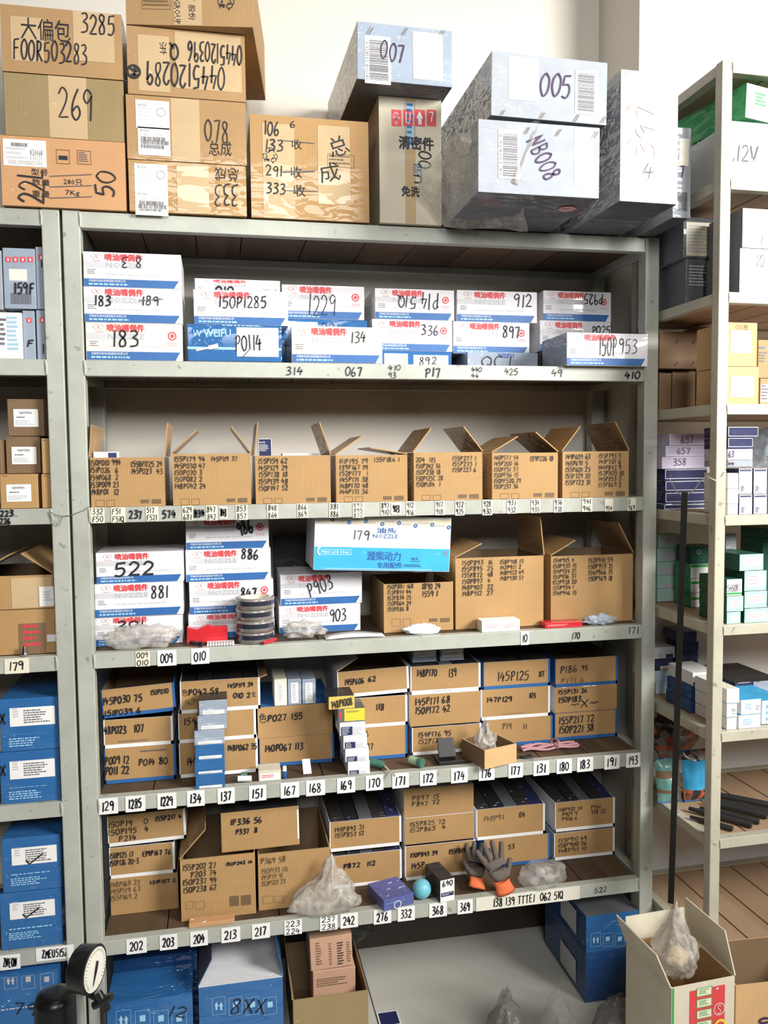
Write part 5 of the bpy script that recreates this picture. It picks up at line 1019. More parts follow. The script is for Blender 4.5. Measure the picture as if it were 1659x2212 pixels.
def glove(label, base, s=1.0, yaw=0.0, lean=0.0, curl=0.0, side=1, mat='glove_grey'):
    root = empty('glove', base, yaw); k = s
    V_ = [(0, 0, .030), (0, 0, .055), (0, 0, .085)]; E_ = [(0, 1), (1, 2)]; R_ = [(.026, .017), (.035, .018), (.036, .016)]
    V_ = [(a*k, b_*k+c_*lean*k, c_*k) for a, b_, c_ in V_]
    for i, (x, h, sp) in enumerate(((-.029, .050, -.016), (-.010, .062, -.004), (.010, .060, .006), (.028, .046, .018))):
        b0 = len(V_); z = .092
        for j, f in enumerate((0, .4, .75, 1.0)):
            V_.append(((x+sp*f)*k, (z+h*f)*lean*k-curl*f*f*k*(1+.3*i), (z+h*f)*k)); R_.append((.0105-.002*f,)*2)
        E_ += [(2, b0), (b0, b0+1), (b0+1, b0+2), (b0+2, b0+3)]
    b0 = len(V_)
    for f in (0, .5, 1): V_.append((side*(.034+.022*f)*k, (.055+.030*f)*lean*k-.004*f, (.055+.030*f)*k)); R_.append((.0115-.002*f,)*2)
    E_ += [(1, b0), (b0, b0+1), (b0+1, b0+2)]
    me = bpy.data.meshes.new('hand_part'); me.from_pydata(V_, E_, []); o = bpy.data.objects.new('hand_part', me); COL.objects.link(o); o.parent = root
    me.materials.append(MATS[mat]); sk = o.modifiers.new('skin', 'SKIN'); sk.use_smooth_shade = True
    for i, r in enumerate(R_): me.skin_vertices[0].data[i].radius = (r[0]*k, (r[1] if len(r) > 1 else r[0])*k)
    me.skin_vertices[0].data[0].use_root = True
    ss = o.modifiers.new('s', 'SUBSURF'); ss.levels = 1; ss.render_levels = 2
    b = MB(); n = 24; prof = [(.026, .034), (.027, .022), (.030, .010), (.033, 0), (.0315, .0015), (.028, .012), (.024, .03)]
    vs = [(r*k*math.cos(2*math.pi*j/n), (r*.55*math.sin(2*math.pi*j/n)+z*lean)*k, z*k*(1+.0*j)) for r, z in prof for j in range(n)]
    b.add(vs, [(i*n+j, i*n+(j+1) % n, (i+1)*n+(j+1) % n, (i+1)*n+j) for i in range(len(prof)-1) for j in range(n)], 'glove_orange', True); b.build('cuff', root)
    tag(root, label, 'glove', 'work gloves on the fifth shelf'); return root
c = V(1083, 1935, .0); g1 = glove('grey work glove with orange cuff, fingers up, the front one of the pair', (c[0]+.012, -.002, S5+.007), .86, 0, .42, .004); g1.rotation_euler = (0, -.26, .1)
c = V(1040, 1925, .04); g2 = glove('darker work glove lying behind the front glove', (c[0]-.016, .03, S5+.010), .78, 0, .5, .02, side=-1); g2.rotation_euler = (-.35, .30, 0)
jr = []
for i, (px_, py_, yy, tl) in enumerate(((1158, 1900, .002, .3), (1174, 1882, .01, -.5), (1192, 1893, .006, .2))):
    c = V(px_, py_, yy); b = MB(); b.lathe([(0, -.018), (.012, -.018), (.012, .008), (.0135, .008), (.0135, .015), (0, .015)], 'film_clear', 18); o = b.build('sample_jar', None, (c[0], yy+.026, S5+.0185+(.018 if i == 1 else 0)), 0); o.rotation_euler = (1.45, 0, tl*.5)
    tag(o, ('left', 'upper middle', 'right')[i]+' clear plastic jar in the small bag above label 51Q', 'jar', 'jars in a clear bag')
c = V(1175, 1890, .02); blob('plastic_bag', 'clear bag of plastic jars right of the gloves', 'plastic bag', (c[0], .028, S5+.030), (.066, .042, .038), 'film_clear', .2, 2.2, 44, floor=S5)

# ================================================================== under the racks, on the floor
ic = lambda xs, y, s, m_='print_sky': sum([[('frame', '', (x, y, x+s, y+s*1.5), m_, 0, .0008), ('t', '⬆', (x+s*.15, y+s*.4, x+s*.48, y+s*1.1), m_), ('t', '⬆', (x+s*.52, y+s*.4, x+s*.85, y+s*1.1), m_)] if i == 0 else
      [('frame', '', (x, y, x+s, y+s*1.5), m_, 0, .0008), ('r', '', (x+s*.3, y+s*.4, x+s*.7, y+s*.9), m_)] for i, x in enumerate(xs)], [])
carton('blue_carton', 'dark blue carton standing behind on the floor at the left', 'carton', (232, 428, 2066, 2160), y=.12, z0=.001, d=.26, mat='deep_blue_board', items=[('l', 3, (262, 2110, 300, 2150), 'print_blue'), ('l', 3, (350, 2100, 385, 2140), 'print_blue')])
carton('blue_carton', 'blue carton with white handling marks on the floor under label 203', 'carton', (232, 418, 2158, 2300), y=-.02, z0=.001, d=.13, mat='blue_board', items=ic((252, 293, 333, 372), 2180, 30)+[('h', '12', (366, 2170, 408, 2200), None, -20, .003)])
o = carton('blue_carton', 'blue carton with a white top and open flaps under labels 213 to 217', 'carton', (430, 613, 2122, 2300), y=-.03, z0=.001, d=.27, mat='blue_board', sides=['blue_board', 'blue_board', 'blue_board', 'deep_blue_board', 'bright_white', 'blue_board'], key='fb',
  items=ic((459, 495, 532, 570), 2152, 27)+[('h', '8XX', (498, 2150, 578, 2196), None, -8, .0035)])
hh = TOPS['fb'][0]; wv = F0.at(613, 2150, -.03)[0]-F0.at(430, 2150, -.03)[0]
for sgn, ang, mt in ((-1, 62, 'deep_blue_board'), (1, 80, 'blue_board')):
    b = MB(); a = math.radians(ang); x = sgn*wv/2; b.slab([(x, .0, 0), (x, .25, 0), (x-sgn*.075*math.cos(a), .25, .075*math.sin(a)), (x-sgn*.075*math.cos(a), .0, .075*math.sin(a))], .002*sgn, mt, 'dark_grey_board' if sgn < 0 else mt)
    b.build('flap', o, loc=(0, .002, hh+.001))
open_carton('open_carton', 'open corrugated carton holding two small pinkish boxes, on the floor', 'carton', (634, 796, 2150, 2300), y=-.03, z0=.001, d=.26, mat='cardboard_olive', key='fo', side='cardboard_dim', flaps=[('L', 93, .02)])
carton('pink_box', 'lower small pinkish-brown box with printed lines standing in the open carton', 'box', (676, 768, 2093, 2150), y=.03, z0=.08, d=.12, mat='cardboard_pink', key='pb', jit=0, items=[('l', 4, (685, 2106, 754, 2134), 'print_brown')])
carton('pink_box', 'upper small pinkish-brown box with dark lettering standing in the open carton', 'box', (671, 762, 2024, 2092), on='pb', d=.12, mat='cardboard_pink', jit=0, roll=-.03, items=[('l', 9, (684, 2034, 696, 2086), 'print_brown', ), ('l', 9, (712, 2036, 718, 2086), 'print_brown'), ('l', 9, (730, 2034, 744, 2086), 'ink'), ('l', 9, (750, 2034, 760, 2080), 'print_brown')])
c = V(745, 2075, .18); blob('bin_bag', 'black plastic bag bulging behind the small pinkish boxes', 'plastic bag', (c[0]+.012, .315, .18), (.095, .06, .10), 'film_dark', .2, 2, 9, floor=.001)
c = VO(840, 2200, .002); b = MB(); b.box(-.03, .03, -.03, .03, 0, .002, 'paper'); b.add([(-.026, -.026, .0024), (.026, -.026, .0024), (.026, .026, .0024), (-.026, .026, .0024)], [(0,1,2,3)], 'print_navy'); tag(b.build('printed_card', None, (c[0], c[1], 0)), 'small black and white printed card lying on the floor tiles', 'card')
for nm, lab, px_, py_, yy, r, mt, sd_ in (('trash_bag', 'dark and pale plastic bag on the floor, left of the clear bag', 1096, 2215, -.20, (.055, .06, .075), 'film_grey', 51), ('plastic_bag', 'crumpled clear plastic bag on the floor in the middle', 1208, 2215, -.20, (.052, .06, .082), 'film_clear', 52), ('trash_bag', 'large dark clear bag on the floor before the blue cartons', 1335, 2220, -.20, (.070, .06, .09), 'film_grey', 53)):
    c = V(px_, py_, yy); zt = V(px_, 2160, yy)[2]; blob(nm, lab, 'plastic bag', (c[0], yy, zt*.5), (r[0], r[1], zt*.5), mt, .25, 2.2, sd_, floor=.001, peak=.2)
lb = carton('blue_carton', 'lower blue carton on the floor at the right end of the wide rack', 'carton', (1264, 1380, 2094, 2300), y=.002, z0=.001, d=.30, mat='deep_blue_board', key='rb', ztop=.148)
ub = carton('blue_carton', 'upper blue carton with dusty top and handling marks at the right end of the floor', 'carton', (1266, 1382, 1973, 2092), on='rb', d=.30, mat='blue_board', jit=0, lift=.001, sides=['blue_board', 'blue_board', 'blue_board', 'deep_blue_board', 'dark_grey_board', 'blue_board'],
  items=ic((1276, 1302, 1328, 1356), 2014, 21))
for ob, z_ in ((ub, .02), (lb, .02)):
    b = MB(); w2 = (F0.at(1382, 2000, 0)[0]-F0.at(1266, 2000, 0)[0])/2; b.slab([(-w2-.001, .06, z_), (-w2-.001, .17, z_), (-w2-.001, .17, z_+.07), (-w2-.001, .06, z_+.07)], .0006, 'print_palegrey'); b.build('side_label', ob)
carton('blue_carton', 'blue carton with handling marks on the floor at the left edge', 'carton', (-60, 128, 2075, 2300), y=-.02, z0=.001, d=.28, mat='blue_board', ztop=.30, items=ic((10, 48, 88), 2098, 26, 'print_grey')+[('h', '79', (30, 2160, 85, 2195), None, -10, .0035), ('l', 1, (2, 2170, 100, 2178), 'print_palegrey')])
# gauge tester
f0 = CAM+ray(202, 2094)*1.74; nrm = (-FW*math.cos(math.radians(80))+RT*math.sin(math.radians(80))); R0 = .0475
gt = empty('pressure_gauge_tester', (f0[0]-.04, f0[1], 0)); q0 = Vector(gt.location)
b = MB(); n_ = Vector(nrm).normalized(); C0 = Vector(f0)-q0
b.tube([C0+n_*.004, C0+n_*.004], R0, 'black_plastic', 32) if False else None
b.tube([C0-n_*.040, C0-n_*.034, C0-n_*.004, C0+n_*.003], [R0*.86, R0*.98, R0*1.02, R0*1.04], 'black_plastic', 36); b.build('gauge_case', gt)
b = MB(); b.tube([C0+n_*.0032, C0+n_*.0042], R0*.92, 'dial_white', 36); u_ = Vector(UP); v_ = n_.cross(u_).normalized(); u_ = v_.cross(n_).normalized()
D0 = C0+n_*.0048
for k in range(28):
    a = math.radians(-135+k*10); dr = u_*math.cos(a)+v_*math.sin(a); wd_ = n_.cross(dr)*.0005; b.add([D0+dr*R0*.74+wd_, D0+dr*R0*.74-wd_, D0+dr*R0*.86-wd_, D0+dr*R0*.86+wd_], [(0,1,2,3)], 'ink')
b.build('dial', gt)
b = MB(); dr = (u_*-.92+v_*.35).normalized(); b.tube([D0+n_*.001-dr*R0*.35, D0+n_*.001, D0+n_*.001+dr*R0*.66], [.0028, .0032, .0006], 'black_plastic', 6); b.build('needle', gt)
pb = CAM+ray(118, 2142)*1.80; zt = pb[2]; b = MB(); bx_, by_ = pb[0]-q0.x, pb[1]-q0.y
b.lathe([(.052, 0), (.052, .01), (.043, .012), (.043, zt-.02), (.038, zt-.006), (.02, zt), (0, zt)], 'black_plastic', 28, (bx_, by_, 0)); b.build('pump_body', gt)
b = MB(); sx = (CAM+ray(172, 2150)*1.76); b.tube([(sx[0]-q0.x, sx[1]-q0.y, 0), (sx[0]-q0.x, sx[1]-q0.y, sx[2]+.02)], .008, 'painted_steel', 12); b.box(bx_-.06, .12, -.05, .06, 0, .012, 'black_steel'); b.build('stand', gt)
b = MB(); kx = Vector(CAM+ray(222, 2162)*1.72)-q0
for k in range(4):
    a = k*math.pi/2+.5; b.tube([kx, kx+Vector(RT)*.022*math.cos(a)+Vector(UP)*.022*math.sin(a)], [.010, .008], 'black_plastic', 10)
b.tube([kx, (sx[0]-q0.x, sx[1]-q0.y, kx.z)], .007, 'black_steel', 8); b.tube([kx, (kx.x, kx.y, 0.012)], .006, 'black_steel', 8); b.build('star_handle', gt)
tag(gt, 'black nozzle tester with a round white pressure gauge at the lower left', 'pressure gauge')

# ================================================================== left rack
XL = -.0487
def left(name, label, q, lev, mat, items=(), z0=None, on=None, key=None, y=.01, d=.26, h=None, stickers=(), sides=None, **k):
    fc = Face(F0, q, y, 0); xr = q[1]
    if fc.x1 > XL:   # its right part hides behind the post
        while F0.at(xr, (q[2]+q[3])/2, y)[0] > XL: xr -= .5
    return carton(name, label, 'box' if 'box' in name else 'carton', (q[0], xr, q[2], q[3]), y=y, z0=(LV[lev]+.0006 if z0 is None and on is None else z0), on=on, key=key, d=d, mat=mat, items=items, h=h, stickers=stickers, sides=sides, jit=0, **k)
rd = lambda xs, y, s: [('r', '', (x, y, x+s, y+s), 'print_red') for x in xs]+[('r', '', (x+s*.35, y+s*.3, x+s*.65, y+s*.8), 'print_white', 2) for x in xs]
left('grey_box', 'grey box printed with red marks, lower left behind the white one', (50, 76, 671, 777), 1, 'grey_board', rd((58,), 687, 10)+[('h', 'F', (58, 735, 74, 750), None, 0, .003)], key='la', y=.012)
left('grey_box', 'grey box with one red mark beside the post, lower row', (79, 104, 670, 777), 1, 'grey_board', rd((86,), 686, 11)+[('h', '1', (92, 742, 98, 764), None, 0, .003)], key='lb', y=.012)
left('white_box', 'white box with faint printed pattern at the left edge', (-60, 48, 674, 776), 1, 'bright_white', [('l', 6, (0, 688, 14, 750), 'print_dark'), ('l', 8, (18, 684, 46, 760), 'print_sky')], key='lc', y=.006, d=.1)
left('grey_box', 'grey box handwritten 159F with four red marks and a barcode', (7, 77, 536, 665), 1, 'grey_board', rd((12, 28, 44, 60), 555, 11)+[('h', '159F', (30, 610, 76, 634), None, 0, .004), ('bar', '', (25, 634, 68, 656)), ('r', '', (20, 582, 58, 606), 'cream_board')], z0=max(TOPS['la'][0], TOPS['lb'][0], TOPS['lc'][0])+.002, y=.012)
left('grey_box', 'grey film-wrapped box with a red mark beside the post, upper row', (78, 104, 533, 665), 1, 'grey_board', rd((83,), 550, 12)+[('h', '1', (90, 562, 96, 578), None, 0, .003)], on='lb', lift=.002, y=.012)
left('grey_box', 'pale box at the very left edge beside the 159F box', (-50, 5, 540, 665), 1, 'silver_board', [], z0=max(TOPS['la'][0], TOPS['lc'][0])+.001, y=.012)
def nj(q, key, on=None, lab='', y=.02, bright=False, has=True, z0=None):
    m_ = 'cardboard' if bright else 'cardboard_dim'; lx = q[0]+(q[1]-q[0])*.18; l2 = lx+52  # dim rows take a darker cardboard, shade put into its colour
    st = [('product_label', (lx, q[2]+22, min(l2, q[1]-2), q[2]+60), 'paper', [('t', 'NJWFJN', (lx+12, q[2]+27, lx+38, q[2]+34), 'ink'), ('l', 1, (lx+6, q[2]+38, lx+34, q[2]+43), 'print_dark'), ('l', 3, (lx+4, q[2]+46, lx+44, q[2]+57), 'print_grey')])] if has else []
    return left('brown_carton', lab, q, 2, m_, [('l', 1, (q[0]+4, q[2]+3, q[0]+20, q[2]+6), 'print_brown')], key=key, on=on, z0=z0, stickers=st, y=y, lift=.001)
nj((0, 82, 1024, 1102), 'n1_', lab='brown carton with a white label, bottom row at the left', bright=True, y=.01)
nj((90, 112, 1024, 1102), 'n1b', lab='brown carton partly behind the post, bottom row', bright=True, has=False, y=.01)
nj((13, 87, 943, 1021), 'n2_', on='n1_', lab='dim brown carton with a white label, middle row', y=.03)
nj((90, 112, 947, 1020), 'n2b', on='n1b', lab='brown carton partly behind the post, middle row', bright=True, has=False, y=.01)
nj((16, 95, 862, 941), 'n3_', on='n2_', lab='dim brown carton with a white label, top row', y=.03)
nj((-60, 4, 950, 1021), 'n4_', on='n1_', lab='dim brown carton at the very left edge, middle row', has=False, y=.01)
left('wide_carton', 'brown carton with red lettering band, lower one on the shelf above label 179', (-60, 125, 1318, 1420), 3, 'cardboard', [('r', '', (42, 1345, 98, 1412), 'cardboard_dim'), ('l', 4, (50, 1348, 90, 1402), 'print_red')], key='w1_', y=.03, stickers=[('torn_label', (102, 1370, 124, 1386), 'paper', [])])
lo = open_carton('wide_carton', 'brown carton with a white tag and raised flaps above label 179', 'carton', (-60, 116, 1244, 1316), y=.03, on='w1_', d=.26, mat='cardboard', key='w2_', flaps=[('L', 30, .10), ('R', 36, .09)], lift=.002, items=[('r', '', (26, 1246, 110, 1314), 'tape_tan')], stickers=[('product_label', (86, 1266, 116, 1310), 'paper', [('l', 4, (96, 1276, 116, 1300), 'print_grey')])])
P = V(53, 1410, .012); b = MB(); b.lathe([(0, 0), (.009, 0), (.009, .008), (.0055, .010), (.0055, .020), (.004, .021), (.004, .024), (0, .024)], 'chrome', 16); tag(b.build('metal_plug', None, (P[0], .012, LV[3]+.001)), 'small shiny metal plug standing above label 179', 'plug')
def blu(q, lev, key, on, lab, chk, wr):
    st = [('product_label', (q[0]+22, q[2]+16, q[0]+118, q[2]+62), 'paper', [('l', 6, (q[0]+52, q[2]+22, q[0]+108, q[2]+56), 'print_dark'), ('l', 4, (q[0]+28, q[2]+22, q[0]+42, q[2]+44), 'print_palegrey')]+([('h', 'v', (q[0]+50, q[2]+34, q[0]+84, q[2]+58), None, 0, .003)] if chk else []))]
    left('blue_box', lab, q, lev, 'blue_board', [('l', 1, (q[0]+20, q[2]+72, q[0]+128, q[2]+79), 'print_sky'), ('l', 4, (q[0]+20, q[2]+82, q[0]+100, q[2]+108), 'print_sky')]+([('h', 'X', (max(q[0], 0)-4, q[2]+30, q[0]+14, q[2]+56), None, 0, .004)] if wr else []), key=key, on=on, stickers=st, y=.012, lift=.001, d=.28)
blu((0, 130, 1622, 1738), 4, 'q1_', None, 'blue box with a white label, lower one above the plain left beam', 0, 1)
blu((0, 128, 1508, 1618), 4, 'q2_', 'q1_', 'blue box with a white label, upper one above the plain left beam', 0, 1)
blu((0, 135, 1925, 2040), 5, 'q3_', None, 'blue box with a ticked white label, lower one on the lowest left shelf', 1, 0)
blu((4, 132, 1808, 1918), 5, 'q4_', 'q3_', 'blue box with a ticked white label, upper one on the lowest left shelf', 1, 0)
# wire tied round the two posts
b = MB(); z_ = 1.437; b.tube([(-.050, -.004, z_), (-.042, -.006, z_-.02), (-.030, -.006, z_-.035), (-.020, -.006, z_-.012), (0, -.006, z_-.010), (.030, -.005, z_+.002), (.044, -.001, z_+.012)], .0009, 'wire', 6); b.tube([(-.050, -.004, z_), (-.036, -.006, z_-.008), (-.020, -.006, z_-.012)], .0009, 'wire', 6)
tag(b.build('tie_wire'), 'thin wire tied round the two adjoining posts at the left', 'wire')

# ================================================================== right rack
ZF = [z+.0006 for z in ZR]
def rb(name, label, q, lev, mat, items=(), y=.012, d=.16, on=None, key=None, h=None, sides=None, side_y=False, stickers=(), cat='box', group=None, lift=.001, **k):
    """box on the right rack; side_y: it shows through the open left side, so it stands as far back as that needs"""
    if side_y: y = max(y, F2.side(q[0], (q[2]+q[3])/2, .004)[1]+.002)
    z0 = None if on else ZF[lev]
    fc = Face(F2, q, y, 0)
    xr = q[1]
    if fc.x0 < PW2+.001 and y < PW2 and not side_y: pass
    return carton(name, label, cat, q, y=y, z0=z0, on=on, key=key, d=min(d, .42-y), mat=mat, items=items, F=F2, h=h, sides=sides, stickers=stickers, jit=0, group=group, lift=lift, bev=.001, **k)
wh = lambda m_, s_: [m_, s_, s_, s_, s_, s_]
# top tier
rb('white_box', 'white box handwritten 12V on the top tier of the right rack', (1580, 1700, 266, 386), 1, 'bright_white', [('h', '12V', (1588, 312, 1640, 346), 'ink_violet', 0, .0028), ('h', '!', (1580, 340, 1590, 352), 'ink_violet', 0, .002)], key='ra', d=.30)
rb('green_box', 'long green and white box lying on the 12V box', (1604, 1700, 192, 264), 1, 'mint_board', [('l', 4, (1626, 205, 1656, 232), 'print_green')], on='ra', key='rg', d=.38, y=.012, sides=wh('paper', 'green_board'), yaw=.16, roll=.05)
# second tier
rb('grey_box', 'grey and white box handwritten 10, lower one on the second tier', (1598, 1700, 538, 625), 2, 'bright_white', [('h', '10', (1632, 550, 1652, 578), 'ink_violet', 0, .0018)], key='rc', d=.14, sides=wh('bright_white', 'dark_grey_board'))
rb('grey_box', 'grey and white box handwritten 1, upper one on the second tier', (1604, 1700, 452, 536), 2, 'bright_white', [('h', '1', (1640, 505, 1652, 525), 'ink_violet', 0, .0018)], on='rc', d=.14, sides=wh('bright_white', 'dark_grey_board'))
b = MB()
rb('grey_box', 'dark grey box with a printed side seen through the rack side, lower one', (1482, 1560, 560, 652), 2, 'dark_grey_board', [('l', 7, (1488, 575, 1534, 620), 'print_palegrey')], side_y=True, y=.17, key='rd', d=.2)
rb('grey_box', 'dark grey box with a pale text panel seen through the rack side, upper one', (1476, 1560, 470, 560), 2, 'dark_grey_board', [('r', '', (1482, 482, 1536, 552), 'paper_old'), ('l', 9, (1486, 488, 1534, 548), 'print_grey')], side_y=True, on='rd', d=.2)
# third tier
tan = 'cardboard_peach'
rb('tan_carton', 'bright tan carton with a white label, lower front one on the third tier', (1571, 1639, 792, 871), 3, tan, key='re', d=.13, stickers=[('product_label', (1577, 813, 1628, 858), 'paper', [('bar', '', (1584, 847, 1622, 853), 'print_grey'), ('l', 3, (1590, 818, 1620, 838), 'print_palegrey')])])
rb('tan_carton', 'bright tan carton with a white label and handwriting, upper front, third tier', (1571, 1635, 697, 789), 3, tan, [('h', '010', (1588, 701, 1606, 712), 'print_brown', 0, .001), ('t', '左', (1606, 701, 1617, 712), 'print_brown')], on='re', d=.13, stickers=[('product_label', (1577, 714, 1623, 762), 'paper', [('bar', '', (1583, 750, 1618, 757), 'print_grey'), ('l', 4, (1590, 718, 1618, 744), 'print_palegrey')])])
rb('tan_carton', 'tan carton with a printed panel at the right frame edge, lower one', (1642, 1720, 818, 873), 3, 'cardboard_plain', [('l', 5, (1644, 832, 1659, 866), 'print_dark'), ('r', '', (1642, 830, 1662, 868), 'paper_old', 1)], key='rf', y=.03, d=.12)
rb('tan_carton', 'tan carton with a printed panel at the right frame edge, upper one', (1638, 1720, 735, 816), 3, 'cardboard_plain', [('l', 1, (1640, 749, 1659, 757), 'print_blue'), ('l', 4, (1640, 760, 1659, 784), 'print_dark')], on='rf', y=.03, d=.12)
for i, (q, t, on, ky) in enumerate((((1424, 1450, 806, 885), 'narrow kraft carton against the post, lower row', None, 'rh0'), ((1452, 1502, 802, 882), 'kraft carton in the middle of the lower row', None, 'rh1'), ((1504, 1545, 800, 880), 'kraft carton with a pale tear at the right of the lower row', None, 'rh2'))):
    rb('kraft_carton', t+', third tier', q, 3, 'cardboard_dim', [('h', '|', (q[0]+8, q[2]+14, q[0]+12, q[2]+22), 'ink', -30, .0015)], side_y=True, y=.30, key=ky, d=.1)
hz = max(TOPS[k][0] for k in ('rh0', 'rh1', 'rh2'))
TOPS['rh'] = (hz, TOPS['rh0'][1])
rb('kraft_carton', 'large stapled kraft carton on the upper row, third tier behind the open side', (1424, 1506, 716, 800), 3, 'cardboard_dim', [('h', '|', (x, yy, x+5, yy+8), 'ink', -35, .0018) for x, yy in ((1460, 735), (1496, 735), (1458, 782), (1494, 780))], on='rh', side_y=True, d=.09)
rb('kraft_carton', 'tall kraft carton beside the stapled one, third tier seen through the rack side', (1509, 1550, 706, 796), 3, 'cardboard_dim', [('h', '|', (1514, 720, 1519, 728), 'ink', -35, .0018)], on='rh', side_y=True, d=.09, y=.31)
# fourth tier: flat marked boxes
lil = ['lilac_board']*6
prev = None
R4 = [((1434, 1527, 1088, 1109), 'navy_board', '', 'dark flat box at the bottom of the pile, fourth tier'), ((1437, 1528, 1063, 1086), 'navy_board', '', 'second flat navy box from the bottom'), ((1437, 1528, 1038, 1061), 'navy_board', '', 'third flat navy box from the bottom'), ((1436, 1528, 1013, 1036), 'navy_board', '', 'navy flat box with pale rim just under the 358 box'),
      ((1430, 1527, 987, 1010), 'lilac_board', '358', 'flat lilac box handwritten 358 seen through the rack side'), ((1438, 1530, 963, 985), 'lilac_board', '657', 'flat lilac box handwritten 657, the lower of two'), ((1446, 1530, 937, 961), 'lilac_board', '657', 'flat white-lilac box handwritten 657, topmost of the pile')]
yb_ = F2.side(1430, 1000, .004)[1]+.002
for i, (q, mt, tx, lab) in enumerate(R4):
    it = [('frame', '', (q[0]+1, q[2]+1, q[1]-1, q[3]-2), 'print_white', 0, .0014)]
    if tx: it += [('h', tx, (q[0]+24, q[2]+3, q[0]+54, q[3]-4), 'ink_violet', 0, .0018)]
    rb('flat_box', lab+(', fourth tier' if 'tier' not in lab and 'seen' not in lab else ''), q, 4, mt, it, y=yb_, on=prev, key='r4%d' % i, d=.09, lift=.0008); prev = 'r4%d' % i
prev = None
for i, (q, mt, tx, lab) in enumerate((((1560, 1594, 1089, 1110), 'paper', '', 'small white and grey box, lowest beside the front post'), ((1568, 1595, 1056, 1087), 'paper', '', 'small white box, middle beside the front post'), ((1568, 1595, 1022, 1054), 'paper', '', 'small white box, upper beside the front post'),
      ((1568, 1626, 994, 1008), 'silver_board', '44', 'flat pale box handwritten 44'), ((1568, 1626, 970, 991), 'lilac_board', '63', 'flat lilac box handwritten 63'), ((1568, 1626, 946, 967), 'navy_board', '', 'flat navy box with torn film'), ((1568, 1638, 922, 944), 'navy_board', '', 'flat navy box, topmost beside the front post'))):
    q = (max(q[0], 1572), q[1], q[2], q[3])
    if i == 3: TOPS['w'] = (max(TOPS[prev][0], F2.at(1600, 1009, .012)[2]), .012); prev = 'w'
    it = [('frame', '', (q[0]+1, q[2]+1, q[1]-1, q[3]-2), 'print_white', 0, .0012)] if mt == 'navy_board' else []
    if tx: it += [('h', tx, (q[0]-2, q[2]+3, q[0]+14, q[3]-3), 'ink_violet', 0, .0018)]
    rb('flat_box' if i > 2 else 'small_box', lab+', fourth tier', q, 4, mt, it, on=prev, key='r5%d' % i, d=.10, lift=.0008); prev = 'r5%d' % i
for i, (q, on, lab) in enumerate((((1597, 1625, 1068, 1111), None, 'lower left'), ((1628, 1657, 1068, 1111), None, 'lower right'), ((1659, 1690, 1068, 1111), None, 'cut lower'), ((1596, 1625, 1012, 1065), 'r60', 'upper left'), ((1628, 1657, 1012, 1065), 'r61', 'upper right'), ((1659, 1690, 1012, 1065), 'r62', 'cut upper'))):
    it = [('l', 4, (q[0]+3, q[2]+14, q[1]-3, q[2]+30), 'print_palegrey'), ('r', '', (q[0]+2, q[2]+2, q[1]-2, q[2]+6), 'print_navy'), ('r', '', (q[0]+3, q[3]-16, q[1]-2, q[3]-2), 'print_grey'), ('l', 4, (q[0]+4, q[3]-15, q[0]+12, q[3]-3), 'print_navy')]
    rb('upright_box', lab+' of the upright white boxes with navy print, fourth tier at the frame edge', q, 4, 'bright_white', it, on=on, key='r6%d' % i, d=.1, sides=wh('bright_white', 'navy_board'))
P = F2.at(1652, 965, .13); pw_ = F2.w(*P); blob('plastic_bag', 'blue-grey plastic bag bulging above the white boxes at the right edge', 'plastic bag', (pw_[0]+.03, pw_[1]+.02, TOPS['r64'][0]+.052), (.055, .06, .052), 'film_blue', .3, 2.2, 61, floor=TOPS['r64'][0]+.001)
# fifth tier: mint boxes
prev = None; QM = [((1420, 1474, 1286, 1314), 'bottom'), ((1420, 1474, 1252, 1283), 'second'), ((1420, 1473, 1219, 1250), 'third'), ((1420, 1472, 1186, 1217), 'fourth'), ((1423, 1474, 1153, 1184), 'top')]
for i, (q, t) in enumerate(QM):
    rb('mint_box', t+' mint green box of the pile of five seen through the rack side', q, 5, 'mint_board', [('r', '', (q[0]+8, q[2]+7, q[1]-7, q[3]-7), 'lilac_board'), ('l', 3, (q[0]+12, q[2]+10, q[0]+34, q[3]-10), 'print_grey')], y=.345, on=prev, key='r7%d' % i, d=.07, h=.0385, side_y=(i < 0)); prev = 'r7%d' % i
prev = None
for i, (q, t) in enumerate((((1493, 1545, 1288, 1318), 'lowest'), ((1492, 1545, 1254, 1286), 'middle'), ((1492, 1545, 1218, 1250), 'upper'))):
    rb('green_white_box', t+' green and white box between the leaning bar and the front post', q, 5, 'paper', [('r', '', (q[0], q[2], q[1], q[2]+8), 'print_green')], y=.24, on=prev, key='r8%d' % i, d=.08, h=.040, sides=['paper', 'green_board', 'green_board', 'green_board', 'mint_board', 'green_board']); prev = 'r8%d' % i
rb('dark_green_box', 'dark green box lying high behind the leaning bar', (1492, 1545, 1180, 1214), 5, 'dark_green_board', [('o', '', (1505, 1188, 1513, 1196), 'print_grey', 0, .002)], y=.25, on=prev, d=.07)
G5 = [((1566, 1600, 1322, 1350), 'mint_board', 'lowest mint box against the front post', None, 'a', 1), ((1608, 1660, 1314, 1348), 'mint_board', 'mint box with pale label, bottom right pile', None, 'b', 1), ((1566, 1606, 1288, 1320), 'mint_board', 'mint box with orange print against the front post', 'a', 'c', 1), ((1608, 1657, 1277, 1312), 'mint_board', 'mint box under the tilted mint boxes', 'b', 'd', 1),
      ((1566, 1603, 1251, 1286), 'paper', 'white box handwritten 545087', 'c', 'e', 0), ((1608, 1656, 1233, 1276), 'mint_board', 'mint box in the right pile, second from the top', 'd', 'f', 1), ((1597, 1650, 1197, 1231), 'mint_board', 'tilted mint box, top of the right pile', 'f', 'g', 1)]
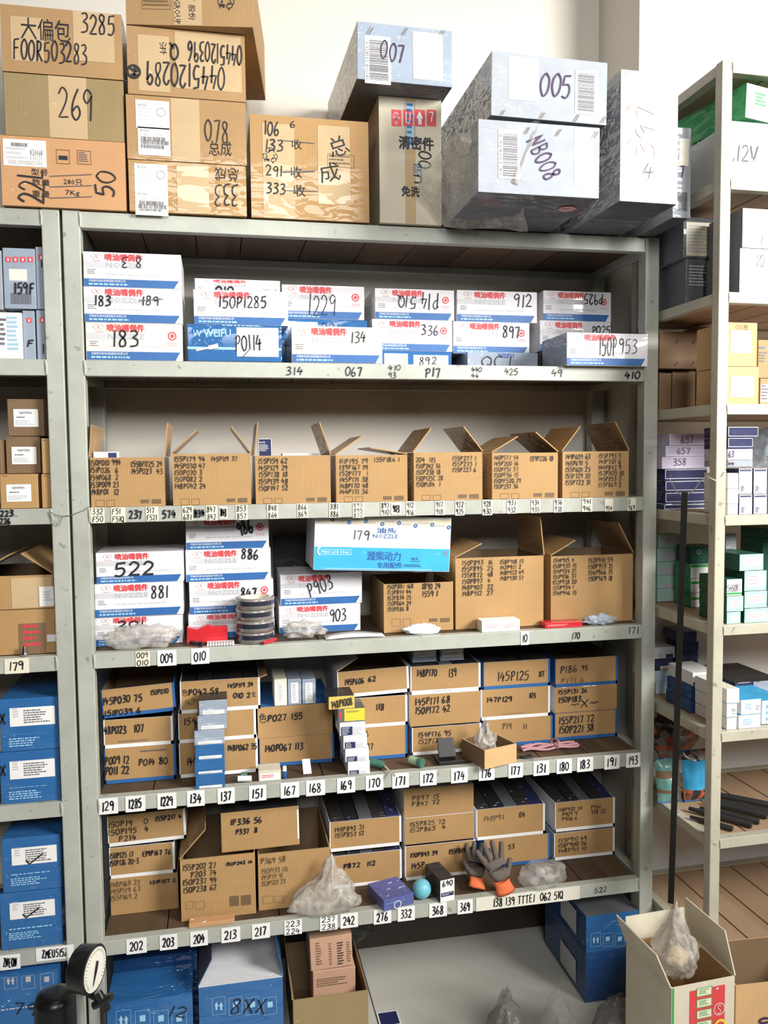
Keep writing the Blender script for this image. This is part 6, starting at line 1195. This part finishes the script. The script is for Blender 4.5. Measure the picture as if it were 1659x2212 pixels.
for q, mt, lab, on, ky, lb_ in G5:
    q = (max(q[0], 1570), q[1], q[2], q[3])
    it = [('r', '', (q[0]+5, q[2]+7, q[1]-5, q[3]-8), 'paper'), ('l', 3, (q[0]+8, q[2]+10, q[1]-8, q[3]-10), 'print_pink')] if lb_ else [('h', '545087', (q[0], q[2]+10, q[1]-4, q[3]-8), 'ink_violet', 0, .0014), ('r', '', (q[0], q[3]-7, q[1], q[3]-1), 'print_green')]
    rb('mint_box' if mt == 'mint_board' else 'white_box', lab+', fifth tier', q, 5, mt, it, on=('r9'+on if on else None), key='r9'+ky, d=.12, yaw=.04 if ky in 'g' else 0, sides=[mt, 'dark_green_board', 'dark_green_board', 'dark_green_board', 'dark_green_board', mt])
rb('wrapped_box', 'small silver film-wrapped box behind the mint boxes, fifth tier', (1568, 1591, 1153, 1184), 5, 'silver_board', [], y=.14, h=None, d=.04, key='rwx')
rb('teal_box', 'dim teal box cut by the frame edge, fifth tier', (1648, 1700, 1140, 1190), 5, 'dark_green_board', [], y=.22, d=.1)
# sixth tier
prev = None
for i, (q, mt, lab) in enumerate((((1417, 1458, 1487, 1518), 'lightblue_board', 'light blue box numbered 12, lowest of the left pile'), ((1414, 1453, 1460, 1486), 'lightblue_board', 'light blue box, second in the left pile'), ((1414, 1453, 1434, 1459), 'navy_board', 'navy box with a cream label in the left pile'), ((1414, 1458, 1408, 1433), 'bright_white', 'white and navy box, top of the left pile'))):
    it = [[], [('l', 4, (1432, 1464, 1446, 1482), 'print_sky')], [('r', '', (1426, 1438, 1448, 1457), 'paper_old'), ('l', 4, (1430, 1441, 1444, 1454), 'print_grey')], [('r', '', (1438, 1412, 1454, 1430), 'print_navy'), ('l', 3, (1420, 1412, 1434, 1430), 'print_grey')]][i]
    rb('small_carton', lab+', sixth tier', q, 6, mt, it, y=.345, on=prev, key='ra%d' % i, d=.07, h=.034); prev = 'ra%d' % i
prev = None
for i, q in enumerate(((1471, 1508, 1483, 1510), (1471, 1508, 1458, 1481), (1472, 1508, 1434, 1456), (1473, 1508, 1414, 1432), (1473, 1509, 1397, 1412), (1468, 1505, 1380, 1395))):
    rb('navy_box', ('lowest', 'second', 'third', 'fourth', 'fifth', 'topmost')[i]+' navy film-wrapped box of the tall pile, sixth tier', q, 6, 'navy_board', [], y=.325, on=prev, key='rn%d' % i, d=.09, h=.030); prev = 'rn%d' % i
prev = None
for i, (q, mt, lab) in enumerate((((1490, 1550, 1545, 1585), 'deep_blue_board', 'dark blue box with pale letters, lower'), ((1492, 1550, 1512, 1543), 'deep_blue_board', 'dark blue box with pale letters, upper'), ((1496, 1550, 1470, 1510), 'paper', 'cream and blue box on the dark blue ones'))):
    rb('dark_blue_box', lab+', sixth tier behind the front post', q, 6, mt, [('l', 1, (1500, (q[2]+q[3])/2-4, 1540, (q[2]+q[3])/2+4), 'print_grey')] if i < 2 else [('r', '', (1496, 1470, 1550, 1480), 'print_blue')], y=.16, on=prev, key='rq%d' % i, d=.12, h=.036); prev = 'rq%d' % i
G6 = [((1570, 1591, 1550, 1580), 'bright_white', 'white box against the front post, lowest', None, 'a', .012), ((1596, 1643, 1544, 1576), 'bright_white', 'white box of the lower pair', None, 'b', .012), ((1645, 1700, 1512, 1572), 'lightblue_board', 'white box with a blue side at the frame edge', None, 'c', .03),
      ((1570, 1592, 1520, 1549), 'bright_white', 'white box numbered 12 against the front post, middle', 'a', 'd', .012), ((1601, 1644, 1511, 1542), 'bright_white', 'white box numbered 12 of the upper pair', 'b', 'e', .012), ((1570, 1597, 1488, 1519), 'bright_white', 'cream-topped white box, topmost against the front post', 'd', 'f', .012)]
for q, mt, lab, on, ky, yy in G6:
    it = [('l', 3, (q[0]+10, q[2]+8, q[1]-16, q[3]-8), 'print_sky')]+([('h', '12', (q[1]-12, q[2]+8, q[1]-5, q[2]+24), None, 90, .0009)] if ky in 'de' else [])
    rb('white_carton', lab+', sixth tier', q, 6, mt, it, y=yy, on=('rs'+on if on else None), key='rs'+ky, d=.14, sides=[mt, 'blue_board' if ky in 'ce' else mt, mt, mt, 'cream_board' if ky == 'f' else 'sky_blue_board', mt])
for i, (q, mt, lab, on, ky) in enumerate((((1592, 1626, 1478, 1502), 'navy_board', 'lower navy flat box with a cream label at the back', None, 'a'), ((1628, 1690, 1475, 1500), 'grey_board', 'lower grey-green flat box at the back', None, 'b'), ((1588, 1626, 1449, 1476), 'navy_board', 'upper navy flat box with a cream label at the back', 'a', 'c'), ((1628, 1690, 1446, 1472), 'grey_board', 'upper grey-green flat box numbered 12 at the back', 'b', 'd'))):
    it = [('r', '', (q[0]+8, q[2]+2, q[0]+28, q[3]-2), 'paper_old')] if mt == 'navy_board' else [('h', '12', (q[0]+6, q[2]+6, q[0]+12, q[2]+18), None, 90, .0009), ('frame', '', (q[0]+20, q[2]+4, q[0]+36, q[3]-4), 'print_palegrey')]
    rb('back_box', lab+', sixth tier', q, 6, mt, it, y=.175, on=('rt'+on if on else None), key='rt'+ky, d=.20, h=.034, sides=[mt, mt, mt, mt, 'dark_tray', mt])
# seventh tier: zip bags of parts
P = F2.side(1462, 1690, .05); pz = F2.w(.060, .315, ZF[7]); 
def zipbag(name, label, cat, q, y, mat, seam_, seed, lean=.02):
    A = F2.at(q[0], q[3], y); B = F2.at(q[1], q[2], y); x0, x1, z0, z1 = A[0], B[0], ZF[7]+.001, B[2]
    x0 = max(x0, -.010); n, m_ = 14, 12; vs = []
    for s_ in (-1, 1):
        for i in range(n+1):
            for j in range(m_+1):
                u, v = i/n, j/m_; e = math.sin(math.pi*u)**.5*math.sin(math.pi*v)**.5 if 0 < u < 1 and 0 < v < 1 else 0
                th = .022*e*(1+.5*noise.noise(Vector((u*4+seed, v*4, s_))))
                vs.append((x0+(x1-x0)*u, s_*th+lean*v, (z1-z0)*v+.004*noise.noise(Vector((u*3, seed, v*2)))*v))
    k = (n+1)*(m_+1); f = []
    for s_ in (0, 1):
        for i in range(n):
            for j in range(m_):
                a = s_*k+i*(m_+1)+j; q4 = (a, a+m_+1, a+m_+2, a+1); f.append(q4 if s_ == 0 else q4[::-1])
    cx = (x0+x1)/2; root = empty(name, F2.w(cx, y, z0), F2.yaw); b = MB(); b.add([(a-cx, c, g) for a, c, g in vs], f, mat, True)
    for i_, f_ in enumerate(b.f):
        jj = i_ % m_; ii = i_//m_
        if seed == 2 and jj in (3, 7, 8): b.m[i_] = b.mi('print_brown')
        if seed == 2 and ii % n > 10: b.m[i_] = b.mi('film_grey')
        if seed == 7 and (jj < 3 or jj > 9): b.m[i_] = b.mi('bag_contents')
    b.build('bag_body', root)
    b = MB(); b.box(x0-cx, x1-cx, lean-.002, lean+.002, z1-z0-.007, z1-z0, seam_); b.build('zip_strip', root); b = MB(); b.box(x0-cx, x1-cx, -.002, .002, 0, .005, seam_); b.build('bottom_seam', root)
    tag(root, label, cat); return root
zipbag('zip_bag', 'clear zip bag with teal parts and a blue seam, seventh tier', 'plastic bag', (1404, 1474, 1640, 1748), .232, 'bag_teal', 'blue_board', 2)
zipbag('zip_bag', 'zip bag with a bright blue panel beside the teal one, seventh tier', 'plastic bag', (1478, 1535, 1622, 1735), .225, 'sky_blue_board', 'blue_board', 7)
pw_ = F2.w(.075, .395, ZF[7]+.085); blob('parts_bag', 'clear bag of red and black parts piled above the zip bags', 'plastic bag', (F2.w(.118, .365, 0)[0], F2.w(.118, .365, 0)[1], ZF[7]+.150), (.072, .025, .085), 'bag_contents', .18, 2.2, 71, floor=ZF[7]+.001)
zz = ZF[7]
for i, (ax, ay, bx2, by2, r, ky) in enumerate(((.045, .165, .145, .035, .0085, 'thick'), (.078, .165, .178, .05, .0075, 'thin'), (.02, .12, .085, .03, .007, 'short'), (.115, .19, .22, .075, .010, 'long'), (.165, .24, .275, .13, .009, 'dented'), (.155, .19, .265, .07, .009, 'outer'))):
    z_ = zz+r+.0006; A = F2.w(ax, ay, z_); B = F2.w(bx2, by2, z_); b = MB(); mid = [A[k]*.6+B[k]*.4 for k in range(3)]
    b.tube([A, mid, B], [r*.62, r, r], 'rubber', 10); c0 = tuple(A); b.v = [(v[0]-A[0], v[1]-A[1], v[2]-z_) for v in b.v]
    tag(b.build('steel_rod', None, A), ('thick black rod nearest the front post', 'thin black rod lying second from the front post', 'short black rod at the front of the planks', 'long black rod in the right-hand bunch', 'black rod at the back of the right-hand bunch', 'black rod at the frame edge in the right-hand bunch')[i]+', seventh tier', 'rod', 'black rods on the seventh tier')
P = F2.w(.04, .3, zz+.03); 
# things in front of and under the right rack
bl_ = [F2.side(1479, 1063, -.036), F2.side(1449, 1951, -.036)]
T_, B_ = [Vector(F2.w(*q_)) for q_ in bl_]
hb_ = empty('hanging_bar', T_); b = MB(); dd = (B_-T_); n_ = Vector((0.75, -.66, 0)).normalized()*.0075; tt = Vector((.66, .75, 0))*.0025
P8 = [-n_-tt, n_-tt, n_+tt, -n_+tt]; b.add([tuple(p) for p in P8]+[tuple(p+dd) for p in P8], [(0,1,2,3), (7,6,5,4), (0,4,5,1), (1,5,6,2), (2,6,7,3), (3,7,4,0)], 'black_steel'); b.build('flat_bar', hb_)
tag(hb_, 'long flat black bar hanging from a wire at the side of the right rack', 'bar')
wp = [(1451, 1029), (1447, 1026), (1447, 1034), (1452, 1045), (1462, 1062), (1474, 1071), (1486, 1070), (1500, 1058), (1512, 1041), (1528, 1029)]
pts = [Vector(F2.w(*F2.side(a, c_, -.026 if i > 1 else -.028))) for i, (a, c_) in enumerate(wp)]
pts += [Vector(F2.w(*F2.at(a, c_, -.004))) for a, c_ in ((1545, 1038), (1560, 1030), (1568, 1018))]
b = MB(); b.tube([tuple(p-pts[0]) for p in pts], .0013, 'bright_wire', 6); tag(b.build('wire_hook', None, pts[0]), 'bent wire hook tied to the front post of the right rack', 'wire')
# carton with red print
snx = F0.at(1517, 2122, -.47)[0]
root = open_carton('snack_carton', 'open cream carton with red and green print at the lower right', 'carton', (1447, 1588, 2122, 2330), y=-.47, z0=.001, d=.19, mat='cardboard_cream', side='cardboard_cream', yaw=.06, inside='cardboard', key='sn',
  items=[('r', '', (1447, 2122, 1454, 2330), 'print_green'), ('r', '', (1487, 2128, 1568, 2240), 'print_red')]+[('r', '', (1505, 2131+i*24, 1537, 2152+i*24), 'paper_old', 2) for i in range(4)]+[('frame', '', (1504, 2130+i*24, 1538, 2153+i*24), 'print_green', 0, .0016) for i in range(4)]+[('l', 3, (1509, 2134+i*24, 1533, 2149+i*24), 'print_green') for i in range(4)]+[('o', '', (1542, 2166, 1566, 2194), 'print_pink', 0, .003), ('h', 'S', (1548, 2170, 1560, 2190), 'print_pink', 0, .002), ('t', '★', (1546, 2132, 1554, 2139), 'print_white'), ('o', '', (1545, 2205, 1568, 2228), 'print_yellow', 0, .006)],
  flaps=[('L', 112, .085, .01), ('R', 82, .10, .02), ('B', 96, .06)])
P = V(1480, 2030, -.14); blob('food_bag', 'milky plastic bag with yellow cloth inside the open cream carton', 'plastic bag', (snx-.016, -.385, TOPS['sn'][0]+.026), (.052, .048, .058), 'film_milky', .25, 2.3, 81, peak=1.0, floor=TOPS['sn'][0]-.05)
blob('yellow_cloth', 'yellow cloth bundle seen through the milky bag', 'cloth', (snx-.010, -.385, TOPS['sn'][0]+.012), (.024, .022, .022), 'yellow_cloth', .12, 2.3, 83)
open_carton('open_carton', 'tan carton with a black dash at the lower right corner of the frame', 'carton', (1592, 1800, 2118, 2330), y=-.46, z0=.001, d=.17, mat='cardboard_peach', inside='cardboard_inside', yaw=-.05, items=[('r', '', (1625, 2150, 1658, 2154), 'ink'), ('h', 'C', (1640, 2196, 1670, 2212), 'ink_violet', 0, .006)])
c = V(1640, 2100, -.02); blob('trash_bag', 'dark clear bag lying under the lowest tier of the right rack', 'plastic bag', (c[0]+.02, .03, .11), (.11, .06, .085), 'film_grey', .3, 2.2, 91, floor=.001)
